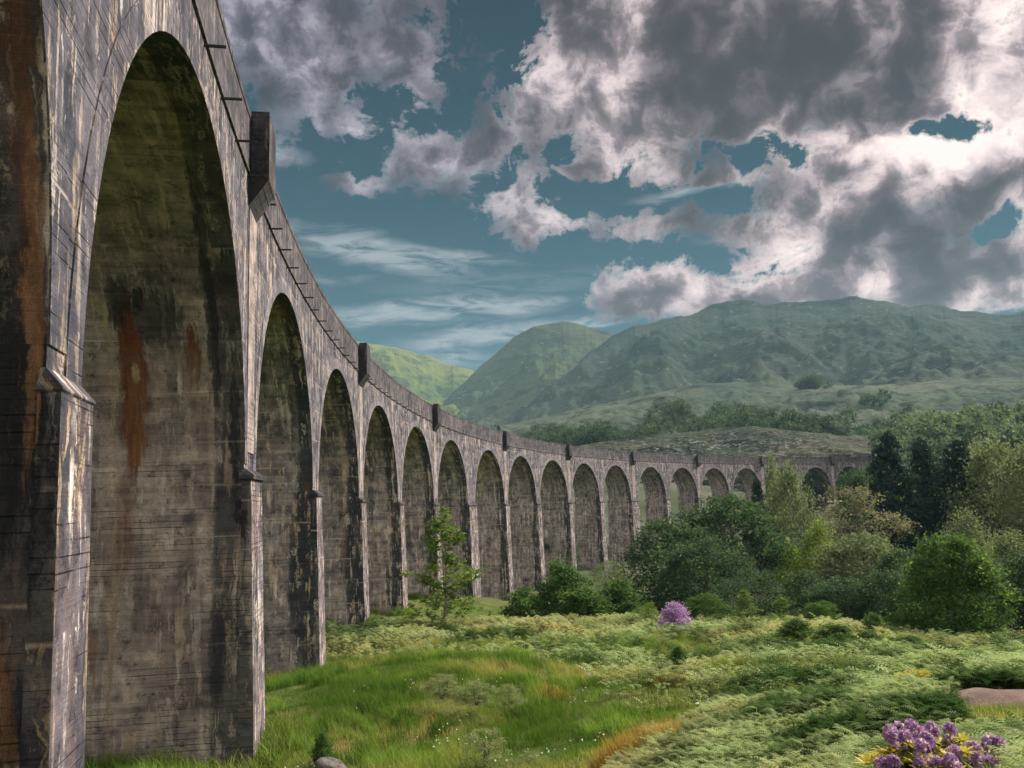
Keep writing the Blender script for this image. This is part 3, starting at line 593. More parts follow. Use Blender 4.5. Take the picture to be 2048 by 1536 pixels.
M_KNOLL = hillmat('heather_knoll', (.026, .038, .022), (.062, .064, .038), (.008, .012, .010), (.26, .25, .25), 7., .53)
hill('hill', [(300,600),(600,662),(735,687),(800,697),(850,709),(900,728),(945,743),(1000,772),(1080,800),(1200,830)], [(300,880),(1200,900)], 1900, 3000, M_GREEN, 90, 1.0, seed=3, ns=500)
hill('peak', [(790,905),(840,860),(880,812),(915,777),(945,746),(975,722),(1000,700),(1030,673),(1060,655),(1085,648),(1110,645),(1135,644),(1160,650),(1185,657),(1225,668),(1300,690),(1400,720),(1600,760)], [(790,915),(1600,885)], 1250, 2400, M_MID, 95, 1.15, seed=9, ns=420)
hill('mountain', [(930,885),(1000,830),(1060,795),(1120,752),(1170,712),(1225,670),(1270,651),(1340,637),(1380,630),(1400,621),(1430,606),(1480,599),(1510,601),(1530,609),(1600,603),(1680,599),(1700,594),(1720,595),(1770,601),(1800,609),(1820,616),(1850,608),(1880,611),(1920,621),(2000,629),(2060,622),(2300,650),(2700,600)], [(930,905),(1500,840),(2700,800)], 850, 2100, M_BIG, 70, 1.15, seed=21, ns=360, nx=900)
hill('hillside', [(820,900),(950,858),(1100,832),(1180,812),(1300,789),(1400,768),(1480,763),(1600,772),(1750,770),(1900,760),(2048,750),(2600,700)], [(820,925),(1200,885),(1600,880),(2048,900),(2600,880)], 430, 1000, M_PALE, 16, .95, seed=33, ns=110, nx=480)
hill('knoll', [(1000,922),(1100,899),(1180,888),(1250,877),(1400,861),(1500,852),(1600,862),(1700,873),(1800,886),(1950,880),(2100,860),(2600,820)], [(1000,985),(1300,972),(1700,965),(2048,960),(2600,940)], 292, 440, M_KNOLL, 5, .8, seed=41, ns=38, nx=480)

# ------------------------------------------------------------------ foliage materials
def leafmat(name, c1, c2, c3, trans=.45, usecol=False, rough=.6):
    mt, t, out = material(name); geo = t.new('ShaderNodeNewGeometry'); oi = t.new('ShaderNodeObjectInfo')
    at = t.new('ShaderNodeAttribute'); at.attribute_name = 'Col'; sp = t.new('ShaderNodeSeparateColor'); t.l.new(at.outputs['Color'], sp.inputs[0])
    col = t.mix(sp.outputs[0], c1, c2); col = t.mix(t.ramp(sp.outputs[1], .72, 1.), col, c3)
    col = t.mix(t.m('MULTIPLY', oi.outputs['Random'], .35), col, t.mix(1., col, (1.25, 1.1, .9), 'MULTIPLY'))
    bs = t.new('ShaderNodeBsdfPrincipled'); t.l.new(col, bs.inputs['Base Color']); bs.inputs['Roughness'].default_value = rough; bs.inputs['Specular IOR Level'].default_value = .06
    tr = t.new('ShaderNodeBsdfTranslucent'); t.l.new(t.mix(1., col, (1.5, 1.6, .8), 'MULTIPLY'), tr.inputs[0])
    mx = t.new('ShaderNodeMixShader'); mx.inputs[0].default_value = trans; t.l.new(bs.outputs[0], mx.inputs[1]); t.l.new(tr.outputs[0], mx.inputs[2]); t.l.new(mx.outputs[0], out.inputs[0])
    return mt
L_OAK = leafmat('leaf_dark', (.030, .060, .038), (.062, .098, .060), (.15, .19, .11))
L_GRN = leafmat('leaf_green', (.042, .088, .028), (.085, .145, .046), (.19, .25, .09))
L_LITE = leafmat('leaf_light', (.085, .14, .035), (.14, .19, .055), (.24, .27, .11))
L_BIR = leafmat('leaf_birch', (.090, .120, .075), (.15, .18, .115), (.28, .28, .19))
L_BEI = leafmat('leaf_beige', (.11, .115, .080), (.19, .185, .135), (.31, .28, .21), .3)
L_SPR = leafmat('needle', (.014, .032, .027), (.030, .054, .042), (.06, .09, .065), .15)
L_FAR = leafmat('leaf_far', (.042, .075, .052), (.085, .125, .085), (.17, .21, .14), .3)  # lightened leaf colour with some distance haze put into it
L_FARL = leafmat('leaf_far_pale', (.070, .11, .080), (.12, .165, .115), (.19, .23, .16), .4)  # paler far leaf, the look of haze mixed into its colour
L_YEL = leafmat('leaf_yellow', (.30, .26, .03), (.45, .38, .05), (.60, .50, .10), .35)
L_HEA = leafmat('leaf_grey', (.17, .20, .10), (.27, .29, .16), (.40, .40, .26), .4)
L_PUR = leafmat('petal', (.27, .15, .46), (.44, .29, .62), (.68, .54, .80), .4)
L_RHO = leafmat('leaf_rhododendron', (.03, .065, .018), (.09, .13, .03), (.50, .42, .07), .25, rough=.4)
bark, t, out = material('bark'); geo = t.new('ShaderNodeNewGeometry'); n = t.noise(t.mapping(geo.outputs['Position'], sc=(1, 1, .2)), 9, 5, .65)
bs = t.new('ShaderNodeBsdfPrincipled'); t.l.new(t.mix(t.ramp(n, .4, .6), (.035, .028, .022), (.11, .09, .075)), bs.inputs['Base Color']); bs.inputs['Roughness'].default_value = .95; t.l.new(bs.outputs[0], out.inputs[0])
barkp, t, out = material('bark_pale'); geo = t.new('ShaderNodeNewGeometry'); n = t.noise(t.mapping(geo.outputs['Position'], sc=(1, 1, 2.)), 4, 5, .65)
bs = t.new('ShaderNodeBsdfPrincipled'); t.l.new(t.mix(t.ramp(n, .4, .6), (.12, .10, .085), (.38, .34, .30)), bs.inputs['Base Color']); bs.inputs['Roughness'].default_value = .9; t.l.new(bs.outputs[0], out.inputs[0])

# ------------------------------------------------------------------ trees
def leaves(rs, C, size, flat=.3, elong=1.8, droop=0.):
    """one small diamond leaf-spray per centre"""
    n = len(C); d = rs.normal(size=(n, 3)); d[:, 2] = d[:, 2] * .7 - droop; d /= np.linalg.norm(d, axis=1, keepdims=True)
    e = rs.normal(size=(n, 3)); e -= (e * d).sum(1, keepdims=True) * d; e /= np.linalg.norm(e, axis=1, keepdims=True)
    s = size * rs.uniform(.6, 1.4, (n, 1)); a = d * s * elong * .5; b = e * s * .5
    V = np.stack([C - a, C + b * .9 - a * .1, C + a, C - b * .9 - a * .1], 1).reshape(-1, 3)
    return V, np.arange(n * 4).reshape(-1, 4)
def tube(P, rad, k=6):
    P = np.array(P, float); n = len(P); V = []; 
    for i in range(n):
        d = P[min(i + 1, n - 1)] - P[max(i - 1, 0)]; d /= max(np.linalg.norm(d), 1e-9); a = np.cross(d, [.3, .9, .1]); a /= np.linalg.norm(a); b = np.cross(d, a)
        for j in range(k):
            th = 2 * math.pi * j / k; V.append(P[i] + rad[i] * (a * math.cos(th) + b * math.sin(th)))
    F = [(i * k + j, i * k + (j + 1) % k, (i + 1) * k + (j + 1) % k, (i + 1) * k + j) for i in range(n - 1) for j in range(k)]
    return V, F
def build_tree(seed, env, nclu, nleaf, leafsize, trunk_h=.9, limbs=9, trunk_r=.03, csize=.09, stems=1, droop=0., hollow=.35, flatc=.7, lean=0, dense_tip=1.):
    """unit tree: height 1, crown radius env(z) (relative); returns crown (V,F,col) and trunk (V,F)"""
    rs = np.random.RandomState(seed); C = []; K = []
    tries = 0; cl = []
    while len(cl) < nclu and tries < nclu * 30:
        tries += 1
        z = rs.uniform(.02, 1.0); r_ = env(z)
        if r_ <= 0 or rs.rand() > (r_ / .5) ** 1.0 + .12: continue
        q = math.sqrt(rs.uniform(hollow, 1)); th = rs.uniform(0, 2 * math.pi)
        lump = 1 + .22 * math.sin(3 * th + seed + 7 * z) + .15 * math.sin(5 * th - 11 * z + seed)
        cl.append((r_ * q * lump * math.cos(th), r_ * q * lump * math.sin(th), z, rs.uniform(.6, 1.3), rs.rand(), q))
    cl = np.array(cl); per = max(1, nleaf // len(cl)); VV = []; cc = []
    for (x, y, z, s, tone, q) in cl:
        n = max(3, int(per * s)); P = rs.normal(size=(n, 3)) * np.array([1, 1, flatc]) * csize * s * .62
        P[:, 2] += .25 * csize * s - droop * np.abs(P[:, 0] + P[:, 1]); P += (x, y, z)
        VV.append(P); c = np.stack([np.clip(tone * .75 + rs.uniform(-.2, .3, n), 0, 1), rs.uniform(0, 1, n) * (.62 + .42 * tone), np.zeros(n)], 1); cc.append(c)
    P = np.concatenate(VV); cc = np.concatenate(cc); P[:, 2] = np.maximum(P[:, 2], .0)
    V, F = leaves(rs, P, leafsize, droop=droop * 2); col = np.repeat(cc, 4, 0)
    TV = []; TF = []
    def add(Pt, rd, k=6):
        v, f = tube(Pt, rd, k); o_ = len(TV); TV.extend(v); TF.extend([tuple(a + o_ for a in q) for q in f])
    for sidx in range(stems):
        a0 = rs.uniform(0, 6.28); sp = 0 if stems == 1 else .12
        pts = []; zz = np.linspace(-.04, trunk_h, 9)
        for k, z in enumerate(zz): pts.append((sp * math.cos(a0) * (z + .15) * 1.4 * (stems > 1) + .012 * math.sin(6 * z + seed) + lean * z * z, sp * math.sin(a0) * (z + .15) * 1.4 * (stems > 1) + .012 * math.cos(5 * z), z))
        rd = trunk_r / (1 if stems == 1 else 1.5) * (1 - np.linspace(0, .93, 9)) ; rd[0] *= 1.4
        add(pts, rd)
        pts = np.array(pts)
        for _ in range(limbs):
            c_ = cl[rs.randint(len(cl))]; zb = min(max(.08, c_[2] - rs.uniform(.12, .3)), trunk_h * .92); bp_ = np.array([np.interp(zb, pts[:, 2], pts[:, k]) for k in range(3)])
            e_ = np.array(c_[:3]); mid = (bp_ + e_) / 2 + np.array([0, 0, -.03 if droop == 0 else .03]) + rs.normal(size=3) * .01
            r0_ = trunk_r * .38 * (1.1 - zb); add([bp_, (bp_ * 2 + mid) / 3, mid, e_], [r0_, r0_ * .75, r0_ * .5, r0_ * .15], 5)
    return (V, F, col), (np.array(TV), TF)
def e_round(z): return .5 * max(0, 1 - ((z - .56) / .46) ** 2) ** .5 if z > .1 else 0
def e_low(z): return .5 * max(0, 1 - ((z - .40) / .62) ** 2) ** .55
def e_birch(z): return .40 * max(0, math.sin(math.pi * min(1, max(0, (z - .08) / .92)) ** .8)) ** .7
def e_spruce(z): return .30 * max(0, 1 - z) ** .85 + .012 if z > .03 else 0
def e_pear(z): return .5 * max(0, (1 - z)) ** .38 * (.35 + .65 * min(1, (z + .25) / .55)) * (1 if z < .7 else 1)
def e_bush(z): return .5 * max(0, 1 - z) ** .45
def e_col(z): return (.30 * max(0, 1 - z) ** .6) * (.55 + .45 * math.sin(9 * z + 1) ** 2)
PROTO = {}
def proto(kind, var, **kw):
    key = (kind, var)
    if key not in PROTO:
        (V, F, c), (TV, TF) = build_tree(hash_(kind) + var * 13, **kw)
        PROTO[key] = (V, F, c, TV, TF)
    return PROTO[key]
def hash_(s): return sum(ord(ch) * (i + 3) for i, ch in enumerate(s)) % 9973
SPEC = {
 'oak': dict(env=e_round, nclu=210, nleaf=15000, leafsize=.020, csize=.085),
 'low': dict(env=e_low, nclu=230, nleaf=17000, leafsize=.019, csize=.08, stems=3, trunk_h=.8),
 'birch': dict(env=e_birch, nclu=200, nleaf=15000, leafsize=.015, csize=.062, droop=.35, flatc=1.5, trunk_r=.018, trunk_h=.95, limbs=14, hollow=.1),
 'sparse': dict(env=e_low, nclu=170, nleaf=9000, leafsize=.015, csize=.065, limbs=16, stems=2, droop=.1),
 'spruce': dict(env=e_spruce, nclu=420, nleaf=16000, leafsize=.016, csize=.040, flatc=.35, droop=.5, trunk_r=.017, trunk_h=.99, hollow=.3, limbs=20),
 'pear': dict(env=e_pear, nclu=330, nleaf=26000, leafsize=.018, csize=.070, trunk_h=.85),
 'bush': dict(env=e_bush, nclu=110, nleaf=6500, leafsize=.035, csize=.12, stems=4, trunk_h=.7, limbs=3, hollow=.2),
 'sapling': dict(env=e_col, nclu=150, nleaf=4200, leafsize=.017, csize=.034, trunk_r=.012, trunk_h=.97, limbs=22, hollow=.02),
 'far': dict(env=e_round, nclu=46, nleaf=1100, leafsize=.060, csize=.13, limbs=0),
 'farspruce': dict(env=e_spruce, nclu=60, nleaf=900, leafsize=.050, csize=.06, limbs=0, flatc=.5)}
MESHC = {}
def tree(name, kind, var, x, y, h, w, mt, label=None, group=None, cat='tree', bk=None, z=None, parts=True, kind_name='crown'):
    key = (kind, var, mt.name)
    root = empty(name, (x, y, (g1(x, y) if z is None else z)), rz=(hash_(str(x)) % 628) / 100 if parts else RNG.uniform(0, 6.28))
    sxy = w / (2 * .5 if kind not in ('birch', 'spruce', 'sapling', 'farspruce') else {'birch': .80, 'spruce': .60, 'sapling': .55, 'farspruce': .60}[kind])
    if key not in MESHC:
        V, F, c, TV, TF = proto(kind, var, **SPEC[kind])
        cr = mesh(kind_name, V, F, mt, root, col=c); tr = mesh('trunk', TV, TF, bk or bark, root)
        MESHC[key] = (cr.data, tr.data)
    else:
        cr = bpy.data.objects.new(kind_name, MESHC[key][0]); tr = bpy.data.objects.new('trunk', MESHC[key][1])
        for o_ in (cr, tr): COL.objects.link(o_); o_.parent = root
    for o_ in (cr, tr): o_.scale = (sxy, sxy, h)
    tag(root, label, cat, group); return root
def tree_px(name, kind, var, px, ytop, wpx, d, mt, label, cat='tree', ybase=None, group=None, bk=None):
    p = pix(px, ytop, d); gz_ = g1(p.x, p.y) if ybase is None else pix(px, ybase, d).z
    h = p.z - gz_; w = wpx / FPX * math.hypot(p.x, p.y)
    return tree(name, kind, var, p.x, p.y, h, w, mt, label, group, cat, bk, z=gz_)
TP = tree_px
TP('sapling', 'sapling', 1, 888, 1018, 165, 60, L_LITE, 'slender pale green young tree standing alone against the viaduct piers', bk=barkp, ybase=1240)
TP('bush', 'bush', 1, 1120, 1128, 118, 64, L_GRN, 'tallest bright green bush at the foot of the middle piers', 'bush')
TP('bush', 'bush', 2, 1045, 1182, 90, 62, L_GRN, 'low green bush left of the tallest bush by the middle piers', 'bush')
TP('bush', 'bush', 3, 1165, 1180, 110, 61, L_GRN, 'broad low bush just right of the tallest bush by the middle piers', 'bush')
TP('tree', 'sparse', 1, 1215, 1125, 95, 75, L_BIR, 'thin brownish small tree between the bushes and the dark rounded tree')
TP('bush', 'bush', 4, 1235, 1165, 100, 66, L_GRN, 'green bush under the thin brownish small tree', 'bush')
TP('tree', 'low', 1, 1330, 1052, 195, 80, L_OAK, 'dark grey-green rounded tree behind the left purple rhododendron')
TP('tree', 'low', 2, 1455, 1003, 235, 96, L_OAK, 'biggest dark rounded tree with a paler green top, in the middle of the wood')
TP('tree', 'low', 3, 1400, 1085, 190, 72, L_OAK, 'dark tree in front of the biggest rounded tree')
TP('birch_tree', 'birch', 1, 1572, 948, 135, 100, L_BIR, 'tall drooping birch whose top hides an arch of the viaduct', bk=barkp)
TP('birch_tree', 'birch', 2, 1545, 925, 60, 132, L_BIR, 'narrow pointed tree peeping over the tall drooping birch', bk=barkp)
TP('spruce_tree', 'spruce', 1, 1513, 960, 75, 118, L_SPR, 'small dark conifer at the left shoulder of the tall drooping birch')
TP('tree', 'sparse', 2, 1690, 985, 210, 112, L_BEI, 'pinkish beige tree with a broad feathery crown below the far arches')
TP('birch_tree', 'birch', 3, 1640, 1060, 140, 88, L_LITE, 'light yellow-green birch in front of the pinkish beige tree', bk=barkp)
TP('tree', 'low', 2, 1725, 1075, 170, 84, L_BIR, 'mid green tree beside the light yellow-green birch')
TP('birch_tree', 'birch', 1, 1610, 1150, 150, 66, L_OAK, 'dull green drooping birch at the wood edge behind the mound', bk=barkp)
TP('tree', 'sparse', 3, 1500, 1140, 150, 64, L_OAK, 'loose dark tree at the wood edge beside the bright sapling')
TP('tree', 'oak', 1, 1724, 948, 100, 146, L_OAK, 'round green tree against the last visible arch')
TP('spruce_tree', 'spruce', 2, 1772, 868, 165, 120, L_SPR, 'dark spruce nearest the end of the viaduct')
TP('spruce_tree', 'spruce', 3, 1840, 880, 140, 124, L_SPR, 'slim dark spruce in the middle of the three tall conifers')
TP('spruce_tree', 'spruce', 1, 1916, 882, 185, 118, L_SPR, 'bulky dark spruce, rightmost of the three tall conifers')
TP('tree', 'oak', 2, 1803, 975, 70, 150, L_BIR, 'green tree squeezed between the first and second tall conifers')
TP('birch_tree', 'birch', 2, 1990, 890, 180, 112, L_BIR, 'tall grey-green birch at the right of the tall conifers', bk=barkp)
TP('birch_tree', 'birch', 3, 2070, 905, 170, 108, L_BIR, 'tall birch cut by the right edge of the view', bk=barkp)
TP('birch_tree', 'birch', 1, 1930, 1035, 120, 86, L_BIR, 'pale-topped birch above the big pear-shaped tree', bk=barkp)
TP('birch_tree', 'birch', 2, 2025, 1072, 150, 74, L_BIR, 'drooping birch behind the right side of the big pear-shaped tree', bk=barkp)
TP('tree', 'pear', 1, 1892, 1078, 205, 50, L_GRN, 'big pear-shaped fresh green tree at the right end of the mound', ybase=1300)
TP('tree', 'oak', 3, 1805, 1108, 120, 68, L_OAK, 'dark round tree left of the big pear-shaped tree')
TP('tree', 'low', 1, 1780, 1150, 130, 60, L_OAK, 'shadowy tree low at the wood edge left of the big pear-shaped tree')
TP('tree', 'low', 3, 1690, 1160, 140, 62, L_OAK, 'dark bushy tree behind the crest of the mound')
TP('tree', 'oak', 2, 2060, 1150, 120, 60, L_OAK, 'dark tree in the corner right of the big pear-shaped tree')
TP('tree', 'oak', 1, 2110, 1100, 160, 60, L_OAK, 'tree just outside the right edge of the wood')
TP('tree', 'low', 2, 1105, 1045, 85, 165, L_OAK, 'dark tree seen through a middle arch of the viaduct')
TP('tree', 'oak', 3, 1590, 955, 60, 268, L_OAK, 'dark tree seen through the arch beside the tall drooping birch')
TP('tree', 'oak', 1, 1622, 945, 80, 272, L_OAK, 'dark tree seen through the arch right of the tall drooping birch')
TP('tree', 'low', 3, 1690, 945, 100, 275, L_OAK, 'dark tree filling the last visible arch')
for k, (px, yt, w, d, lab) in enumerate([(1300,1205,36,53,'small bright sapling left of the purple rhododendron'),(1412,1190,80,52,'low leafy yellow-green sapling right of the purple rhododendron'),(1488,1180,72,50,'round bright yellow-green sapling on the crest of the mound'),(1745,1228,46,42,'tiny bright shrub on the crest left of the big pear-shaped tree'),(1290,1215,60,55,'green shrub beside the small bright sapling'),(1640,1205,70,50,'light green shrub at the wood edge behind the mound'),(1560,1190,60,52,'small green shrub among the dark trees at the wood edge')]):
    TP('shrub', ['sparse', 'low', 'sapling', 'bush'][k % 4], 1 + k % 3, px, yt, w, d, [L_LITE, L_GRN][k % 2], lab, 'shrub')
for k, (px, yt, yb, w, d, mt_, lab) in enumerate([(1670,1250,1290,90,36,L_GRN,'dark green bush right of centre on the mound'),(1590,1240,1270,70,38,L_GRN,'dark green bush on the crest of the mound'),(1810,1275,1310,110,33,L_GRN,'wide dark bush below the big pear-shaped tree'),(1355,1295,1340,34,31,L_GRN,'small upright dark bush in the middle of the meadow'),(1730,1262,1295,70,35,L_GRN,'low dark bush between two others on the mound'),(1590,1290,1315,70,33,L_GRN,'small dark bush sunk in the bracken'),
    (965,1462,1545,80,21.2,L_HEA,'grey-green feathery heath shrub at the bottom of the meadow'),(1060,1505,1560,60,20.6,L_HEA,'smaller grey heath shrub beside the feathery heath shrub'),(885,1350,1382,60,28,L_HEA,'pale grey shrub in the middle of the green grass'),(950,1365,1395,60,27.5,L_HEA,'pale grey shrub right of its twin in the green grass'),(1018,1370,1400,42,27,L_HEA,'small round pale shrub, third of the grey shrubs in the grass'),(1850,1345,1372,100,18.5,L_YEL,'yellow flowering shrub by the reddish bare path'),(290,1480,1530,60,25.2,L_GRN,'dark green fern clump at the foot of the great pier'),(645,1470,1525,40,24,L_GRN,'bushy green tussock behind the grey boulder')]):
    TP('shrub', 'sparse' if mt_ is L_HEA else 'bush', 1 + k % (3 if mt_ is L_HEA else 4), px, yt, w * (1.25 if mt_ is L_HEA else 1), d, mt_, lab, 'shrub', ybase=yb + (14 if mt_ is L_HEA else 3))
# purple rhododendron on the crest
TP('rhododendron', 'bush', 2, 1350, 1210, 66, 47, L_PUR, 'round purple-flowering rhododendron standing on the crest before the wood', 'shrub', ybase=1268)

# ---- near rhododendron: whorls of yellow-green leaves and flower trusses
def near_rhodo():
    base = pix(1872, 1536, 7.3); x, y = base.x, base.y; z0 = g1(x, y) + .02; root = empty('rhododendron', (x, y, z0))
    tag(root, 'rhododendron with mauve flower trusses and yellow leaf tips in the near right corner', 'shrub')
    rs = np.random.RandomState(3); LV = []; LC = []; n = 0
    def leaf(c, d, L, w, tone):
        d = np.array(d) / np.linalg.norm(d); s = np.cross(d, [0, 0, 1.]); s /= max(np.linalg.norm(s), 1e-6); up = np.cross(s, d)
        for a_, b_ in (((0, .35), (.35, 1.)), ((.35, 1.), (.7, .8)), ((.7, .8), (1., 0.04))):
            (f0, w0), (f1, w1) = a_, b_
            P = lambda f, w_, sg: np.array(c) + d * L * f + s * sg * w * w_ * .5 + up * (-.18 * L * f * f + .05 * w * abs(sg))
            LV.append([P(f0, w0, -1), P(f1, w1, -1), P(f1, w1, 1), P(f0, w0, 1)]); LC.extend([tone] * 4)
    trusses = []; tips = []
    for k in range(95):
        th = rs.uniform(0, 6.28); q = rs.uniform(0, 1) ** .5; cx_, cy_ = .62 * q * math.cos(th), .5 * q * math.sin(th)
        top = (pix(1872, 1484, 7.3).z - z0) * (1 - .42 * q ** 2) + rs.uniform(-.10, .04)
        tips.append((cx_, cy_, top, q))
    for k, (a_, b_, c_, q) in enumerate(tips):
        fl = rs.rand() < .50 and q < .85
        yel = not fl or rs.rand() < .3
        for j in range(13):
            th = j * 2.4; el_ = rs.uniform(.1, 1.0) if yel else rs.uniform(-.5, .3)
            leaf((a_, b_, c_ - .03), (math.cos(th), math.sin(th), el_), rs.uniform(.09, .14), .030, (rs.rand(), 1.0 if yel else rs.uniform(0, .6), 0))
        for j in range(10):
            th = rs.uniform(0, 6.28); leaf((a_ * .9, b_ * .9, c_ - rs.uniform(.12, .5)), (math.cos(th), math.sin(th), rs.uniform(-.4, .4)), rs.uniform(.1, .15), .04, (rs.rand() * .6, rs.uniform(0, .5), 0))
        if fl: trusses.append((a_, b_, c_ + .05))
    V = np.array(LV).reshape(-1, 3); mesh('foliage', V, np.arange(len(V)).reshape(-1, 4), L_RHO, root, col=np.array(LC))
    for (a_, b_, c_) in trusses[:48]:
        TV = []; TC = []; R0 = rs.uniform(.040, .072)
        for j in range(26):
            dd = rs.normal(size=3); dd[2] = abs(dd[2]) * .9 + .05 if j % 3 else dd[2] * .4; dd /= np.linalg.norm(dd); c0 = np.array([a_, b_, c_]) + dd * R0 * np.array([.5, .5, .95])
            s = np.cross(dd, [.2, .1, 1.]); s /= np.linalg.norm(s); t_v = np.cross(dd, s); tone = rs.uniform(0, 1)
            for m_ in range(5):
                th = m_ * 1.2566; e1 = s * math.cos(th) + t_v * math.sin(th); e2 = s * math.cos(th + .6) + t_v * math.sin(th + .6); e0 = s * math.cos(th - .6) + t_v * math.sin(th - .6)
                TV.append([c0, c0 + dd * .022 + e0 * .018, c0 + dd * .030 + e1 * .032, c0 + dd * .022 + e2 * .018]); TC.extend([(tone, rs.uniform(0, 1), 0)] * 4)
        V = np.array(TV).reshape(-1, 3); mesh('flower_truss', V, np.arange(len(V)).reshape(-1, 4), L_PUR, root, col=np.array(TC))
    TV = []; TF = []
    for k, (a_, b_, c_, q) in enumerate(tips[:40]):
        v, f = tube([(a_ * .1, b_ * .1, -.1), (a_ * .5, b_ * .5, c_ * .45), (a_ * .95, b_ * .95, c_)], [.02, .012, .006], 5); o_ = len(TV); TV.extend(v); TF.extend([tuple(i + o_ for i in q_) for q_ in f])
    mesh('stem', TV, TF, bark, root)
near_rhodo()

# ---- distant trees on the hills
def far_tree(name, px, d, h, w, mt, group, label, hill_, kind='far', cat='tree'):
    a_ = azel(px, 900)[0]; r_ = d; x, y = r_ * math.sin(a_), r_ * math.cos(a_)
    z = hz_at(hill_, a_, r_) if hill_ else g1(x, y)
    return tree(name, kind, RNG.randint(1, 4), x, y, h, w, mt, label, group, cat, z=z - h * .06, parts=False)
def belt(n, p0, p1, d0, d1, h0, h1, hill_, group, label, mt=L_FAR, kind='far', dens=None, name='tree'):
    for k in range(n):
        px = RNG.uniform(p0, p1); f = RNG.random()
        if dens: d_lo, d_hi = dens(px)
        else: d_lo, d_hi = d0, d1
        h = RNG.uniform(h0, h1); far_tree(name, px, d_lo + (d_hi - d_lo) * f, h, h * (RNG.uniform(.75, 1.05) if kind == 'far' else .4), mt, group, label, hill_, kind)
belt(88, 1090, 1690, 0, 0, 8, 15, 'hillside', 'belt of trees on the far slope above the viaduct', 'hazy grey-green tree in the belt on the far slope above the viaduct', dens=lambda p: ((445, 500) if p > 1500 else (450, 560) if int(p / 37) % 3 else (450, 640)))
belt(46, 960, 1200, 450, 660, 7, 12, 'hillside', 'scattered trees where the belt thins towards the side valley', 'hazy tree among those thinly scattered towards the side valley')
belt(12, 958, 1000, 820, 860, 12, 17, 'hillside', 'small dark conifer clump on the slope over the parapet', 'small dark conifer in the clump on the slope over the parapet', L_SPR, 'farspruce', name='spruce_tree')
belt(14, 1605, 1690, 960, 985, 9, 15, 'hillside', 'dark clump of trees high on the pale hillside', 'dark tree in the clump high on the pale hillside', L_OAK)
belt(5, 1735, 1785, 800, 815, 8, 13, 'hillside', 'lone rounded copse on the pale hillside', 'dark tree in the lone rounded copse on the pale hillside', L_OAK)
belt(9, 1700, 1880, 470, 640, 9, 15, 'hillside', 'single trees dotted over the pale hillside', 'single hazy tree dotted on the pale hillside above the conifers')
belt(46, 1760, 2120, 296, 380, 11, 19, 'knoll', 'far wood behind the tall conifers', 'grey-green tree of the far wood behind the tall conifers', L_FARL)
belt(26, 1780, 2120, 385, 440, 11, 17, 'knoll', 'upper edge of the far wood', 'hazy tree at the upper edge of the far wood at right', L_FAR)
belt(22, 1740, 2120, 170, 250, 13, 19, None, 'green trees just behind the tall conifers', 'green tree just behind the tall conifers', L_BIR)

# ------------------------------------------------------------------ ground cover
def inview(x, y, m=60):
    d = y * _F.y; return None
def project(x, y, z):
    f_ = x * _F.x + y * _F.y + z * _F.z; a = (x * _r.x + y * _r.y + z * _r.z) / f_; b = (x * _u.x + y * _u.y + z * _u.z) / f_
    return 1024 + FPX * a, 768 - FPX * b, f_
def scatter(n, seed, r0=5.5, r1=64, az0=-33, az1=34, power=1.35):
    rs = np.random.RandomState(seed); A = np.radians(rs.uniform(az0, az1, n)); r = (r0 ** power + rs.rand(n) * (r1 ** power - r0 ** power)) ** (1 / power)
    x, y = r * np.sin(A), r * np.cos(A)
    # keep to the near side of the viaduct's back and off the pier feet
    uu = np.interp(y, _y[(US > -20) & (US < 110)], US[(US > -20) & (US < 110)]); wx = np.interp(uu, US, _x)
    keep = x > wx - 12
    ondeck = np.zeros(n, bool)
    for i in range(0, 6):
        a, b = bays[i][1] - .35, bays[i + 1][0] + .35; ondeck |= (uu > a) & (uu < b) & (x < wx + .6) & (x > wx - 6.2)
    keep &= ~ondeck; x, y = x[keep], y[keep]; return x, y, gz(x, y), rs
BANKL = np.array([(1190,1640),(1240,1536),(1330,1470),(1430,1425),(1520,1392),(1640,1352),(1760,1338),(1900,1345),(2048,1350)], float)
def on_bank(x, y, z):            # the bracken bank close to the camera at the right
    X, Y, f_ = project(x, y, z); return (Y > np.interp(X, BANKL[:, 0], BANKL[:, 1])) & (X > 1200) & (np.hypot(x, y) < 24)
def on_path(x, y, z, strict=False):
    c = PATHC
    X, Y, f_ = project(x, y, z + .30); r = np.hypot(x, y)
    low = (X > 1912 + 25 * fbm(Y / 9., X / 30., 2)) & (Y > 1350) & (Y < 1420) & (r < c.length + 1.3)
    return (low & (not strict)) |  (((x - c.x) / 1.25) ** 2 + ((y - c.y) / 1.1) ** 2 + .35 * fbm(x * 1.3, y * 1.3, 3) < 1)
def zone(x, y):
    """0..1: how much bracken rather than grass grows here"""
    r = np.hypot(x, y); X, Y, f_ = project(x, y, gz(x, y, False))
    n = fbm(x / 6 + 5, y / 6, 4)
    hill_ = np.clip((1330 - Y) / 60, 0, 1)                       # the hummocky mound up to the crest
    right = np.clip((X - 1150) / 250, 0, 1) * np.clip((1420 - Y - (X - 1500) * -.05) / 50, 0, 1)
    return np.clip(np.maximum(hill_ * (.62 + 1.3 * n), right * (.7 + 1.1 * n)), 0, 1)
